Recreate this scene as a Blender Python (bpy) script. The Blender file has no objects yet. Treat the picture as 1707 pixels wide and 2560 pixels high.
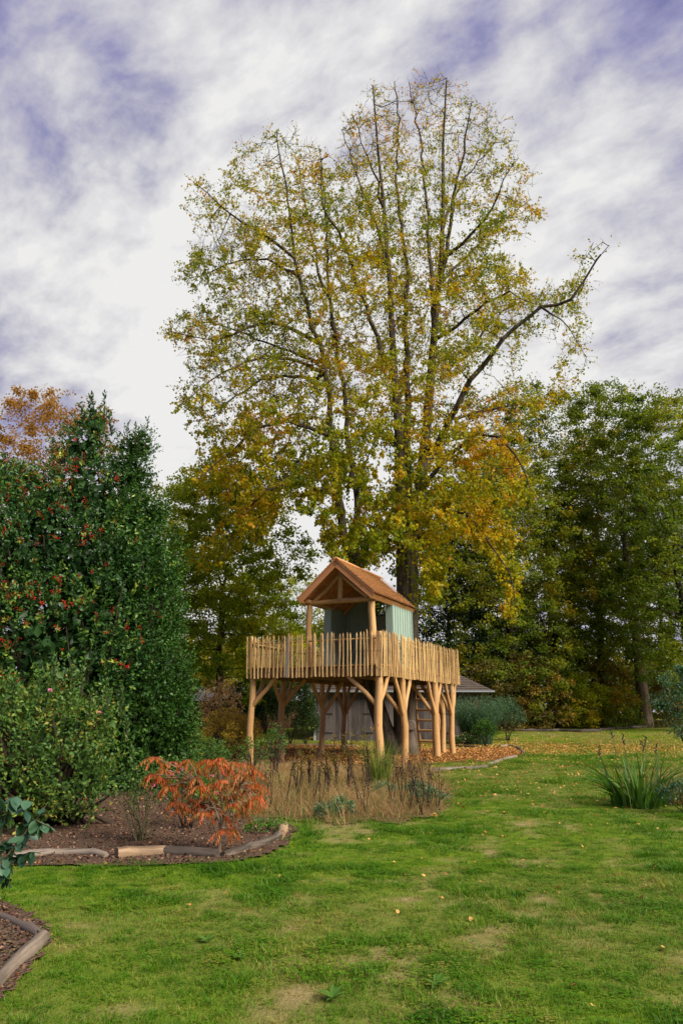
import bpy, math, random
import numpy as np
from mathutils import Vector, Matrix
random.seed(7); RNG = np.random.default_rng(11)
SC = bpy.context.scene; COL = SC.collection
# ------------------------------------------------------------------ camera
F, PITCH, EYE = 1753.7, 0.279, 1.5
cam = bpy.data.cameras.new('camera'); co = bpy.data.objects.new('camera', cam); COL.objects.link(co)
co.location = (0, 0, EYE); co.rotation_euler = (math.pi/2 + PITCH, 0, 0)
cam.sensor_fit = 'VERTICAL'; cam.sensor_height = 36.0; cam.lens = 36.0*F/2560.0
cam.clip_start = 0.05; cam.clip_end = 3000; SC.camera = co
# ------------------------------------------------------------------ colour helpers
def L1(c): c /= 255.0; return c/12.92 if c <= .04045 else ((c+.055)/1.055)**2.4
def rgb(h):
    h = h.lstrip('#'); return tuple(L1(int(h[i:i+2], 16)) for i in (0, 2, 4)) + (1.0,)
def lin(r, g, b): return (r, g, b, 1.0)
# ------------------------------------------------------------------ node helper
class NT:
    def __init__(s, tree): s.t = tree; s.t.nodes.clear()
    def n(s, typ, ins=None, **kw):
        nd = s.t.nodes.new(typ)
        for k, v in kw.items(): setattr(nd, k, v)
        for k, v in (ins or {}).items():
            sk = nd.inputs[k]
            if isinstance(v, bpy.types.NodeSocket): s.t.links.new(v, sk)
            elif isinstance(v, bpy.types.Node): s.t.links.new(v.outputs[0], sk)
            else: sk.default_value = v
        return nd
    def math(s, op, a, b=0.0, c=0.0, clamp=False):
        nd = s.t.nodes.new('ShaderNodeMath'); nd.operation = op; nd.use_clamp = clamp
        for i, v in enumerate((a, b, c)):
            if isinstance(v, (bpy.types.NodeSocket,)): s.t.links.new(v, nd.inputs[i])
            elif isinstance(v, bpy.types.Node): s.t.links.new(v.outputs[0], nd.inputs[i])
            else: nd.inputs[i].default_value = v
        return nd.outputs[0]
    def ramp(s, fac, stops, interp='LINEAR'):
        nd = s.t.nodes.new('ShaderNodeValToRGB'); nd.color_ramp.interpolation = interp
        e = nd.color_ramp.elements
        while len(e) < len(stops): e.new(0.5)
        for i, (p, c) in enumerate(stops): e[i].position = p; e[i].color = c
        s.t.links.new(fac, nd.inputs[0]); return nd.outputs[0]
    def mix(s, f, a, b, blend='MIX'):
        nd = s.t.nodes.new('ShaderNodeMix'); nd.data_type = 'RGBA'; nd.blend_type = blend
        for i, v in ((0, f), (6, a), (7, b)):
            if isinstance(v, bpy.types.NodeSocket): s.t.links.new(v, nd.inputs[i])
            else: nd.inputs[i].default_value = v
        return nd.outputs[2]
    def noise(s, vec, scale, detail=4, rough=.55, dist=0.0):
        return s.n('ShaderNodeTexNoise', {'Vector': vec, 'Scale': scale, 'Detail': detail, 'Roughness': rough, 'Distortion': dist}).outputs[0]
    def mapping(s, vec, scale=(1, 1, 1), rot=(0, 0, 0), loc=(0, 0, 0)):
        return s.n('ShaderNodeMapping', {'Vector': vec, 'Scale': scale, 'Rotation': rot, 'Location': loc}).outputs[0]
# ------------------------------------------------------------------ world: cloudy sky over a Nishita sky
w = bpy.data.worlds.new('World'); SC.world = w; w.use_nodes = True
N = NT(w.node_tree)
SUN_DIR = Vector((0.62, -0.45, 0.64)).normalized()
sky = N.n('ShaderNodeTexSky', sky_type='NISHITA', sun_disc=False, sun_elevation=math.asin(SUN_DIR.z),
          sun_rotation=math.atan2(SUN_DIR.x, SUN_DIR.y), air_density=1.0, dust_density=0.6, ozone_density=3.0)
bg1 = N.n('ShaderNodeBackground', {'Color': sky.outputs[0], 'Strength': 0.075})
d = N.n('ShaderNodeTexCoord').outputs['Generated']
sp = N.n('ShaderNodeSeparateXYZ', {0: d})
zz = N.math('MAXIMUM', sp.outputs[2], 0.0)
den = N.math('ADD', zz, 0.45)
u_ = N.math('DIVIDE', sp.outputs[0], den); v_ = N.math('DIVIDE', sp.outputs[1], den)
pl = N.n('ShaderNodeCombineXYZ', {0: u_, 1: v_, 2: 0.0}).outputs[0]
wv = N.n('ShaderNodeTexNoise', {'Vector': pl, 'Scale': 2.2, 'Detail': 3}).outputs['Color']
wvs = N.n('ShaderNodeVectorMath', {0: wv, 1: (-.5, -.5, -.5)}, operation='ADD').outputs[0]
wsc = N.n('ShaderNodeVectorMath', {0: wvs, 1: (.14, .14, 0)}, operation='MULTIPLY').outputs[0]
plw = N.n('ShaderNodeVectorMath', {0: pl, 1: wsc}, operation='ADD').outputs[0]
big = N.noise(N.mapping(pl, loc=(3.1, 1.7, 0)), 1.3, 3, .5, .0)
pr = N.mapping(N.mapping(plw, rot=(0, 0, math.radians(30))), loc=(1.45, .73, 0), scale=(1.1, 1.9, 1))
str_ = N.noise(pr, 3.6, 4, .5, .0)
puff = N.noise(N.mapping(N.mapping(plw, rot=(0, 0, math.radians(40))), scale=(1, 1.35, 1), loc=(.6, 0, 0)), 8.5, 7, .60, .0)
glow = N.n('ShaderNodeVectorMath', {0: d, 1: tuple(Vector((.02, .84, .42)).normalized())}, operation='DOT_PRODUCT').outputs['Value']
glow = N.math('SUBTRACT', N.math('MAXIMUM', glow, .78), .93)      # brighter where the light comes through the cloud sheet
dens = N.math('ADD', N.math('MULTIPLY', str_, 1.1), N.math('MULTIPLY', big, .15))
dens = N.math('ADD', dens, N.math('MULTIPLY', puff, .70))
dens = N.math('ADD', N.math('SUBTRACT', dens, .07), N.math('MULTIPLY', glow, 1.5))
dens = N.math('ADD', dens, N.math('MULTIPLY', u_, .07))
mask = N.n('ShaderNodeMapRange', {'Value': dens, 'From Min': 0.45, 'From Max': 0.82, 'To Min': 0.42, 'To Max': 1.0}, interpolation_type='SMOOTHSTEP').outputs[0]
shade = N.math('ADD', N.math('MULTIPLY', big, .40), N.math('ADD', N.math('MULTIPLY', str_, .75), N.math('MULTIPLY', puff, .95)))
shade = N.math('ADD', N.math('SUBTRACT', shade, .29), N.math('MULTIPLY', glow, 3.3))
ccol = N.ramp(shade, [(0.38, lin(.085, .085, .17)), (0.50, lin(.13, .128, .205)), (0.62, lin(.20, .197, .235)), (0.74, lin(.27, .268, .280)), (.88, lin(.335, .333, .33))])
ccol = N.mix(N.n('ShaderNodeMapRange', {'Value': sp.outputs[2], 'From Min': 0.0, 'From Max': .30, 'To Min': .4, 'To Max': 0.0}).outputs[0], ccol, lin(.31, .31, .315))
mask = N.math('MAXIMUM', mask, N.n('ShaderNodeMapRange', {'Value': sp.outputs[2], 'From Min': 0.15, 'From Max': .55, 'To Min': 1.0, 'To Max': 0.0}).outputs[0])
bg2 = N.n('ShaderNodeBackground', {'Color': ccol, 'Strength': 1.0})
blue = N.n('ShaderNodeBackground', {'Color': N.mix(0.7, sky.outputs[0], (1.5, 1.5, 2.7, 1)), 'Strength': 0.055})
mx = N.n('ShaderNodeMixShader', {0: mask, 1: blue.outputs[0], 2: bg2.outputs[0]})
N.n('ShaderNodeOutputWorld', {0: mx.outputs[0]})
# ------------------------------------------------------------------ sun behind thin cloud
sl = bpy.data.lights.new('sun', 'SUN'); sl.energy = 2.9; sl.angle = math.radians(38); sl.color = (1.0, .92, .78)
sl.color = (1.0, .91, .77)
so = bpy.data.objects.new('sun', sl); COL.objects.link(so)
so.rotation_euler = (-SUN_DIR).to_track_quat('-Z', 'Y').to_euler()
SC.view_settings.view_transform = 'Standard'; SC.view_settings.look = 'None'
SC.view_settings.gamma = 1.0; SC.view_settings.exposure = 1.35
SC.view_settings.use_curve_mapping = False
try:
    SC.cycles.max_bounces = 6; SC.cycles.diffuse_bounces = 4; SC.cycles.transmission_bounces = 4; SC.cycles.glossy_bounces = 2
except Exception: pass
# ------------------------------------------------------------------ pixel -> world (photograph pixels, 1707 x 2560)
def sm(x, a, b):
    t = np.clip((x-a)/(b-a), 0, 1); return t*t*(3-2*t)
def _h(ix, iy, iz, seed):
    n = (ix*374761393 + iy*668265263 + iz*2147483647 + seed*974634777) & 0xffffffff
    n = ((n ^ (n >> 13))*1274126177) & 0xffffffff
    return ((n ^ (n >> 16)) & 0xffffff)/float(0xffffff)
def vnoise(P, scale=1.0, seed=0):
    P = np.asarray(P, float)*scale; I = np.floor(P).astype(np.int64); f = P-I; f = f*f*(3-2*f)
    r = 0
    for a in (0, 1):
        for b in (0, 1):
            for c in (0, 1):
                wt = (f[:, 0] if a else 1-f[:, 0])*(f[:, 1] if b else 1-f[:, 1])*(f[:, 2] if c else 1-f[:, 2])
                r = r + wt*_h(I[:, 0]+a, I[:, 1]+b, I[:, 2]+c, seed)
    return r
def fbm(P, scale=1.0, seed=0, o=3):
    r = 0; a = .5; s = 0
    for k in range(o): r = r+a*vnoise(P, scale*2**k, seed+k); s += a; a *= .55
    return r/s
def tz_np(x, y):
    x = np.asarray(x, float); y = np.asarray(y, float)
    P = np.stack([x, y, np.zeros_like(x)], -1).reshape(-1, 3)
    b = (fbm(P, .45, 3, 2).reshape(x.shape)-.5)*.07*sm(y, 2, 6)
    return .58*sm(y, 36, 49) + b
def tz(x, y): return float(tz_np(np.array([x]), np.array([y]))[0])
def ray(px, py):
    a = (px-853.5)/F; b = (1280-py)/F
    return (a, math.cos(PITCH)-b*math.sin(PITCH), math.sin(PITCH)+b*math.cos(PITCH))
def A(px, py, Y):
    r = ray(px, py); k = Y/r[1]; return Vector((r[0]*k, Y, EYE+r[2]*k))
def G(px, py):
    r = ray(px, py); z = 0.0; p = None
    for _ in range(12):
        k = min((z-EYE)/min(r[2], -1e-4), 400); p = (r[0]*k, r[1]*k); z = .5*z+.5*tz(*p)
    return Vector((p[0], p[1], tz(*p)))
def PX(P): # world -> photo pixel
    P = np.asarray(P, float); Z = P[:, 2]-EYE
    dd = P[:, 1]*math.cos(PITCH)+Z*math.sin(PITCH); uu = -P[:, 1]*math.sin(PITCH)+Z*math.cos(PITCH)
    return 853.5+F*P[:, 0]/dd, 1280-F*uu/dd
# ------------------------------------------------------------------ object helpers
def tag(o, label=None, cat=None, group=None, kind=None):
    if label: o['label'] = label
    if cat: o['category'] = cat
    if group: o['group'] = group
    if kind: o['kind'] = kind
    return o
def empty(name, loc, label, cat, group=None, rz=0.0):
    o = bpy.data.objects.new(name, None); COL.objects.link(o); o.location = loc; o.rotation_euler = (0, 0, rz)
    o.empty_display_size = .2
    return tag(o, label, cat, group)
def link(name, me, parent=None, loc=None, rot=None):
    o = bpy.data.objects.new(name, me); COL.objects.link(o)
    if parent: o.parent = parent
    if loc is not None: o.location = loc
    if rot is not None: o.rotation_euler = rot
    return o
def npmesh(name, V, Fc, mat, tint=None, smooth=False, extra=None, org=None):
    V = np.ascontiguousarray(V, np.float32); Fc = np.ascontiguousarray(Fc, np.int32)
    if org is not None: V = V-np.array(org, np.float32)
    me = bpy.data.meshes.new(name); k = Fc.shape[1]
    me.vertices.add(len(V)); me.vertices.foreach_set('co', V.ravel())
    me.loops.add(Fc.size); me.loops.foreach_set('vertex_index', Fc.ravel())
    me.polygons.add(len(Fc)); me.polygons.foreach_set('loop_start', np.arange(0, Fc.size, k, dtype=np.int32))
    if smooth: me.polygons.foreach_set('use_smooth', np.ones(len(Fc), bool))
    if tint is not None:
        at = me.attributes.new('tint', 'FLOAT', 'POINT'); at.data.foreach_set('value', np.ascontiguousarray(tint, np.float32))
    for nm, arr in (extra or {}).items():
        at = me.attributes.new(nm, 'FLOAT', 'POINT'); at.data.foreach_set('value', np.ascontiguousarray(arr, np.float32))
    me.materials.append(mat); me.update(calc_edges=True); return me
class MB:
    """collects shapes into one mesh; 'gc' = coordinates with the grain along z"""
    def __init__(s): s.v = []; s.f = []; s.g = []; s.sm = []
    def add(s, V, Fc, g, smooth=False):
        o = len(s.v); s.v += [tuple(p) for p in V]; s.g += [tuple(p) for p in g]
        s.f += [tuple(i+o for i in f) for f in Fc]; s.sm += [smooth]*len(Fc)
    def box(s, lo, hi, M=None, jit=0.0):
        c = [(x, y, z) for z in (lo[2], hi[2]) for y in (lo[1], hi[1]) for x in (lo[0], hi[0])]
        if jit: c = [tuple(q+random.uniform(-jit, jit) for q in p) for p in c]
        dims = [hi[i]-lo[i] for i in range(3)]; ax = dims.index(max(dims))
        off = random.uniform(0, 50)
        g = [(p[(ax+1) % 3]+off, p[(ax+2) % 3], p[ax]+off*.7) for p in c]
        if M is not None: c = [tuple(M @ Vector(p)) for p in c]
        s.add(c, [(0, 2, 3, 1), (4, 5, 7, 6), (0, 1, 5, 4), (2, 6, 7, 3), (0, 4, 6, 2), (1, 3, 7, 5)], g)
        return s
    def beam(s, p, q, wd, hgt, up=(0, 0, 1)):
        p = Vector(p); q = Vector(q); z = (q-p); l = z.length; z.normalize(); x = Vector(up).cross(z)
        if x.length < 1e-4: x = Vector((1, 0, 0))
        x.normalize(); y = z.cross(x)
        M = Matrix.Translation(p) @ Matrix((x, y, z)).transposed().to_4x4()
        return s.box((-wd/2, -hgt/2, 0), (wd/2, hgt/2, l), M)
    def tube(s, pts, rad, n=8, wob=0.0, cap=True, flat=1.0):
        pts = [Vector(p) for p in pts]; m = len(pts)
        if not hasattr(rad, '__len__'): rad = [rad]*m
        t0 = (pts[1]-pts[0]).normalized(); a = t0.orthogonal().normalized(); V = []; g = []; off = random.uniform(0, 50); l = 0
        for i in range(m):
            t = (pts[min(i+1, m-1)]-pts[max(i-1, 0)]).normalized(); a = (a-t*a.dot(t)).normalized(); b = t.cross(a)
            if i: l += (pts[i]-pts[i-1]).length
            for k in range(n):
                th = 2*math.pi*k/n; r = rad[i]*(1+random.uniform(-wob, wob))
                V.append(pts[i]+a*math.cos(th)*r+b*math.sin(th)*r*flat); g.append((math.cos(th)*rad[i]+off, math.sin(th)*rad[i], l+off))
        Fc = [(i*n+k, i*n+(k+1) % n, (i+1)*n+(k+1) % n, (i+1)*n+k) for i in range(m-1) for k in range(n)]
        s.add(V, Fc, g, True)
        if cap:
            for i, rev in ((0, True), (m-1, False)):
                vs = V[i*n:(i+1)*n]; ix = list(range(n)); s.add(vs, [tuple(ix[::-1] if rev else ix)], g[i*n:(i+1)*n])
        return s
    def prism(s, pts, d):
        """polygon (list of Vector) extruded by vector d"""
        n = len(pts); d = Vector(d); V = [Vector(p) for p in pts]+[Vector(p)+d for p in pts]
        off = random.uniform(0, 50)
        s.add(V, [tuple(range(n))[::-1], tuple(range(n, 2*n))]+[(i, (i+1) % n, n+(i+1) % n, n+i) for i in range(n)], [(p[0]+off, p[1], p[2]) for p in V])
        return s
    def mesh(s, name, mat):
        me = bpy.data.meshes.new(name); me.from_pydata(s.v, [], s.f)
        me.polygons.foreach_set('use_smooth', s.sm)
        at = me.attributes.new('gc', 'FLOAT_VECTOR', 'POINT'); at.data.foreach_set('vector', np.array(s.g, np.float32).ravel())
        me.materials.append(mat); me.update(); return me
    def build(s, name, mat, parent=None, loc=None, rot=None): return link(name, s.mesh(name, mat), parent, loc, rot)
def wobble(p, q, n, amp, ax=2):
    p = Vector(p); q = Vector(q); o = []; a1, a2 = random.uniform(0, 6), random.uniform(0, 6)
    t = (q-p).normalized(); x = t.orthogonal().normalized(); y = t.cross(x)
    for i in range(n+1):
        s = i/n; e = math.sin(math.pi*s)
        o.append(p+(q-p)*s+x*amp*(e*math.sin(a1+5*s)+.25*random.uniform(-1, 1)*e)+y*amp*(e*math.sin(a2+4*s)+.25*random.uniform(-1, 1)*e))
    return o
# ------------------------------------------------------------------ materials
def new_mat(name):
    m = bpy.data.materials.new(name); m.use_nodes = True; return m, NT(m.node_tree)
def m_leaf(name, stops, trans=.35, rough=.55, spec=.3, bright=1.0):
    m, n = new_mat(name)
    t = n.n('ShaderNodeAttribute', attribute_name='tint').outputs['Fac']
    c = n.ramp(t, [(p, tuple(bright*x for x in col[:3])+(1,)) for p, col in stops])
    pr = n.n('ShaderNodeBsdfPrincipled', {'Base Color': c, 'Roughness': rough, 'Specular IOR Level': spec})
    tr = n.n('ShaderNodeBsdfTranslucent', {'Color': n.mix(1.0, c, (1.35, 1.25, .6, 1), 'MULTIPLY')})
    mx = n.n('ShaderNodeMixShader', {0: trans, 1: pr.outputs[0], 2: tr.outputs[0]})
    n.n('ShaderNodeOutputMaterial', {0: mx.outputs[0]}); return m
def m_wood(name, c1, c2, dark=None, sc=30, stretch=.06, rough=.65, bump=.25, rnd=.12, knots=True, cracks=0.0):
    m, n = new_mat(name)
    g = n.n('ShaderNodeAttribute', attribute_name='gc').outputs['Vector']
    oi = n.n('ShaderNodeObjectInfo').outputs['Random']
    off = n.n('ShaderNodeVectorMath', {0: g, 1: n.n('ShaderNodeCombineXYZ', {0: n.math('MULTIPLY', oi, 37.0), 1: n.math('MULTIPLY', oi, 11.0), 2: n.math('MULTIPLY', oi, 23.0)}).outputs[0]}, operation='ADD').outputs[0]
    gr = n.noise(n.mapping(off, scale=(1, 1, stretch)), sc, 5, .6, .3)
    bl = n.noise(n.mapping(off, scale=(1, 1, .5)), 4.0, 4, .65)
    f = n.math('ADD', n.math('MULTIPLY', gr, .60), n.math('MULTIPLY', bl, .52))
    f = n.math('ADD', f, n.math('MULTIPLY', n.math('SUBTRACT', oi, .5), rnd*2))
    c = n.ramp(f, [(.36, c2), (.68, c1)])
    if knots:
        kn = n.n('ShaderNodeTexVoronoi', {'Vector': n.mapping(off, scale=(1, 1, .45)), 'Scale': 5.5, 'Randomness': 1.0}).outputs['Distance']
        kf = n.n('ShaderNodeMapRange', {'Value': kn, 'From Min': .06, 'From Max': .14, 'To Min': .8, 'To Max': 0.0}).outputs[0]
        c = n.mix(kf, c, dark or tuple(x*.35 for x in c2[:3])+(1,))
    if cracks:
        ck = n.noise(n.mapping(off, scale=(1, 1, .02)), sc*1.6, 3, .7)
        cf = n.n('ShaderNodeMapRange', {'Value': ck, 'From Min': .60, 'From Max': .68, 'To Min': 0.0, 'To Max': cracks}).outputs[0]
        c = n.mix(cf, c, dark or (.02, .015, .01, 1))
    b = n.n('ShaderNodeBump', {'Height': gr, 'Strength': bump, 'Distance': .01}).outputs[0]
    pr = n.n('ShaderNodeBsdfPrincipled', {'Base Color': c, 'Roughness': rough, 'Normal': b, 'Specular IOR Level': .3})
    n.n('ShaderNodeOutputMaterial', {0: pr.outputs[0]}); return m
def m_flat(name, c, rough=.6, metal=0.0, var=.15, sc=6):
    m, n = new_mat(name)
    x = n.n('ShaderNodeTexCoord').outputs['Object']; f = n.noise(x, sc, 4)
    cc = n.mix(f, tuple(v*(1-var) for v in c[:3])+(1,), tuple(v*(1+var) for v in c[:3])+(1,))
    pr = n.n('ShaderNodeBsdfPrincipled', {'Base Color': cc, 'Roughness': rough, 'Metallic': metal})
    n.n('ShaderNodeOutputMaterial', {0: pr.outputs[0]}); return m
def m_bark(name, c1, c2, moss=None, sc=9):
    m, n = new_mat(name)
    g = n.n('ShaderNodeTexCoord').outputs['Object']
    a = n.noise(n.mapping(g, scale=(1, 1, .16)), sc, 6, .65, .4); b2 = n.noise(g, 1.3, 3)
    c = n.ramp(a, [(.38, c2), (.62, c1)])
    if moss: c = n.mix(n.n('ShaderNodeMapRange', {'Value': b2, 'From Min': .5, 'From Max': .68, 'To Min': 0.0, 'To Max': .55}).outputs[0], c, moss)
    b = n.n('ShaderNodeBump', {'Height': a, 'Strength': .9, 'Distance': .05}).outputs[0]
    pr = n.n('ShaderNodeBsdfPrincipled', {'Base Color': c, 'Roughness': .9, 'Normal': b, 'Specular IOR Level': .15})
    n.n('ShaderNodeOutputMaterial', {0: pr.outputs[0]}); return m
W_LOG = m_wood('peeled_log', lin(.56, .335, .14), lin(.38, .20, .07), sc=22, bump=.3, rnd=.10, dark=lin(.12, .05, .02))
W_CEDAR = m_wood('larch_board', lin(.62, .29, .12), lin(.45, .18, .065), sc=26, bump=.2, dark=lin(.10, .03, .01))
W_SHIN = m_wood('cedar_shingle', lin(.74, .46, .24), lin(.64, .37, .18), sc=30, bump=.05, rnd=.07, knots=False)
W_PICK = m_wood('chestnut_picket', lin(.74, .50, .21), lin(.36, .20, .075), sc=34, bump=.5, rnd=.17, dark=lin(.07, .035, .015), cracks=.75)
W_GREYP = m_wood('weathered_picket', lin(.30, .27, .23), lin(.16, .13, .11), sc=34, knots=False)
W_DECK = m_wood('dark_deck_timber', lin(.20, .105, .045), lin(.10, .05, .02), sc=26, knots=False)
W_FASC = m_wood('fascia_timber', lin(.30, .19, .09), lin(.18, .10, .045), sc=26)
W_SHED = m_wood('weathered_plank', lin(.125, .105, .10), lin(.05, .04, .038), sc=30, bump=.5, rnd=.16, dark=lin(.03, .024, .02), cracks=.6)
W_SHED2 = m_wood('brown_weatherboard', lin(.16, .085, .04), lin(.07, .035, .018), sc=26)
W_OLD = m_wood('old_log', lin(.27, .215, .16), lin(.05, .04, .03), sc=26, bump=1.0, rnd=.2, dark=lin(.03, .02, .015), cracks=.9)
W_OLD2 = m_wood('grey_log', lin(.22, .18, .14), lin(.06, .048, .036), sc=24, bump=1.0, knots=False, cracks=.8)
W_DRKLOG = m_wood('dark_barked_log', lin(.12, .095, .075), lin(.035, .027, .02), sc=16, bump=1.0, rnd=.2, knots=False, cracks=.6)
W_PALELOG = m_wood('pale_stripped_log', lin(.44, .30, .17), lin(.13, .085, .05), sc=24, bump=1.0, knots=False, cracks=.8)
M_GREEN = m_wood('sage_green_paint', lin(.32, .42, .355), lin(.26, .35, .295), sc=24, bump=.12, rnd=.06, rough=.5, knots=False)
M_METAL = m_flat('dark_iron', lin(.03, .03, .032), .5, .6)
M_WIRE = m_flat('fence_wire', lin(.20, .19, .18), .5, .7)
M_ZINC = m_flat('grey_pipe', lin(.22, .24, .26), .5, .3)
M_CONC = m_flat('concrete', lin(.36, .36, .35), .9)
M_TILE = m_flat('roof_tile', lin(.085, .065, .052), .85, 0, .5, 9)
M_SLATE = m_flat('pale_slate', lin(.33, .34, .38), .6, 0, .2, 3)
B_LINDEN = m_bark('linden_bark', lin(.15, .12, .09), lin(.035, .027, .02), lin(.055, .06, .03), 9)
B_DARK = m_bark('dark_bark', lin(.06, .045, .032), lin(.018, .013, .01), lin(.03, .04, .015), 7)
B_PALE = m_bark('pale_bark', lin(.20, .15, .11), lin(.08, .055, .04), None, 7)
B_TWIG = m_bark('twig_bark', lin(.07, .05, .035), lin(.03, .02, .015), None, 12)
B_STEM = m_bark('green_stem', lin(.16, .14, .07), lin(.08, .07, .03), None, 20)
# ------------------------------------------------------------------ foliage helpers (numpy)
def rdir(n, up=0.0):
    v = RNG.normal(size=(n, 3)); v[:, 2] += up; return v/np.linalg.norm(v, axis=1)[:, None]
def nrm(v): return v/np.maximum(np.linalg.norm(v, axis=-1, keepdims=True), 1e-9)
def leafmesh(C, T, Nn, L, W, fold=.25):
    n = len(C); T = nrm(T); S = nrm(np.cross(T, Nn)); Nn = np.cross(S, T)
    L = np.broadcast_to(L, n)[:, None]; W = np.broadcast_to(W, n)[:, None]
    mid = C+T*L*.45
    V = np.stack([C, mid+S*W*.5+Nn*W*fold, C+T*L, mid-S*W*.5+Nn*W*fold], 1).reshape(-1, 3)
    b = np.arange(n)[:, None]*4
    return V, np.concatenate([b+[[0, 1, 2]], b+[[0, 2, 3]]], 1).reshape(-1, 3)
def leaf_obj(name, C, T, Nn, L, W, tint, mat, parent, fold=.25, org=(0, 0, 0)):
    V, Fc = leafmesh(C, T, Nn, L, W, fold)
    me = npmesh(name, V, Fc, mat, np.repeat(tint, 4), org=org)
    o = link(name, me, parent); return o
def blades(B, H, Wd, lean, az, segs=3, curve=1.0):
    """flat tapered blades: base, height, width, lean (fraction of height), azimuth"""
    n = len(B); az = np.broadcast_to(az, n); H = np.broadcast_to(H, n); Wd = np.broadcast_to(Wd, n); lean = np.broadcast_to(lean, n)
    dx, dy = np.cos(az), np.sin(az); fa = RNG.uniform(0, 6.28, n); sx, sy = np.cos(fa), np.sin(fa)
    V = []
    for i in range(segs+1):
        s = i/segs; out = lean*H*(s**(1+curve)); up = H*(s-(np.minimum(lean, 1.5)*.35*s**2.2))
        P = np.stack([B[:, 0]+dx*out, B[:, 1]+dy*out, B[:, 2]+up], 1); wv = Wd*(1-s**1.6)*.5
        if i < segs:
            V += [P+np.stack([sx*wv, sy*wv, 0*wv], 1), P-np.stack([sx*wv, sy*wv, 0*wv], 1)]
        else: V.append(P)
    V = np.stack(V, 1); k = V.shape[1]; V = V.reshape(-1, 3); b = np.arange(n)[:, None]*k; Fc = []
    for i in range(segs-1):
        Fc += [b+[[2*i, 2*i+1, 2*i+3]], b+[[2*i, 2*i+3, 2*i+2]]]
    Fc.append(b+[[2*segs-2, 2*segs-1, 2*segs]])
    return V, np.concatenate(Fc, 1).reshape(-1, 3), k
def blade_obj(name, B, H, Wd, lean, az, tint, mat, parent=None, segs=3, curve=1.0, org=(0, 0, 0)):
    V, Fc, k = blades(B, H, Wd, lean, az, segs, curve)
    return link(name, npmesh(name, V, Fc, mat, np.repeat(np.broadcast_to(tint, len(B)), k), org=org), parent)
def sticks(P, Q, r0, r1, n=3):
    """many tapered sticks at once"""
    m = len(P); T = nrm(Q-P); X = nrm(np.cross(T, np.array([.31, .77, .55]))); Yv = np.cross(T, X); V = []
    r0 = np.broadcast_to(r0, m)[:, None]; r1 = np.broadcast_to(r1, m)[:, None]
    for E, r in ((P, r0), (Q, r1)):
        for k in range(n):
            a = 2*math.pi*k/n; V.append(E+X*math.cos(a)*r+Yv*math.sin(a)*r)
    V = np.stack(V, 1).reshape(-1, 3); b = np.arange(m)[:, None]*2*n
    return V, np.concatenate([b+[[k, (k+1) % n, n+(k+1) % n, n+k]] for k in range(n)], 1).reshape(-1, 4)
def grow(P, par, att, step, kill, infl=1e9, iters=120, jit=.15, trop=(0, 0, 0)):
    P = [tuple(p) for p in P]; par = list(par); X = np.array(P); att = att.copy()
    nn = np.zeros(len(att), int); nd = np.full(len(att), 1e9)
    for a in range(0, len(X), 400):
        D = np.linalg.norm(att[:, None]-X[None, a:a+400], axis=2); i = D.argmin(1); dm = D[np.arange(len(att)), i]
        b = dm < nd; nn[b] = i[b]+a; nd[b] = dm[b]
    for it in range(iters):
        keep = nd > kill; att = att[keep]; nn = nn[keep]; nd = nd[keep]
        act = nd < infl
        if not act.any(): break
        X = np.array(P); dv = nrm(att[act]-X[nn[act]]); uq, inv = np.unique(nn[act], return_inverse=True)
        S = np.zeros((len(uq), 3)); np.add.at(S, inv, dv)
        S = nrm(nrm(S)+RNG.normal(size=S.shape)*jit+np.array(trop)); new = X[uq]+S*step; b0 = len(P)
        P += [tuple(p) for p in new]; par += [int(i) for i in uq]
        D = np.linalg.norm(att[:, None]-new[None], axis=2); i = D.argmin(1); dm = D[np.arange(len(att)), i]
        b = dm < nd-1e-6; nn[b] = i[b]+b0; nd[b] = dm[b]
        if len(P) > 26000: break
    return np.array(P), np.array(par)
def radii(P, par, tip, e=2.3, pre=None, cap=None):
    n = len(P); a = np.zeros(n); kids = np.zeros(n, int)
    for i in range(n-1, 0, -1):
        if kids[i] == 0: a[i] = tip**e
        a[par[i]] += a[i] if par[i] >= 0 else 0; kids[par[i]] += 1
    r = a**(1/e)
    if cap: r = np.minimum(r, cap)
    if pre is not None:
        k = len(pre); r[:k] = pre
        for i in range(k, n): r[i] = min(r[i], r[par[i]]*.8)
    return r, kids
def wood_mesh(name, P, par, r, mat, minr=0.0, org=(0, 0, 0), big=.05, maxr=9):
    idx = np.array([i for i in range(1, len(P)) if par[i] >= 0 and minr <= r[i] < maxr])
    out = []
    Vs = []; Fs = []; o = 0
    for sel, n in ((idx[r[idx] >= big], 8), (idx[r[idx] < big], 3)):
        if len(sel) == 0: continue
        rp = np.minimum(r[par[sel]], r[sel]*1.6)
        ext = (P[sel]-P[par[sel]])*.04
        V, Fc = sticks(P[par[sel]]-ext, P[sel]+ext, rp, r[sel], n); Vs.append(V); Fs.append(Fc+o); o += len(V)
    return npmesh(name, np.concatenate(Vs), np.concatenate(Fs), mat, smooth=True, org=org)
def inpoly(x, y, poly):
    r = np.zeros(len(x), bool); n = len(poly)
    for i in range(n):
        x1, y1 = poly[i]; x2, y2 = poly[(i+1) % n]
        c = ((y1 > y) != (y2 > y)) & (x < (x2-x1)*(y-y1)/((y2-y1) if y2 != y1 else 1e-9)+x1); r ^= c
    return r
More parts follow.
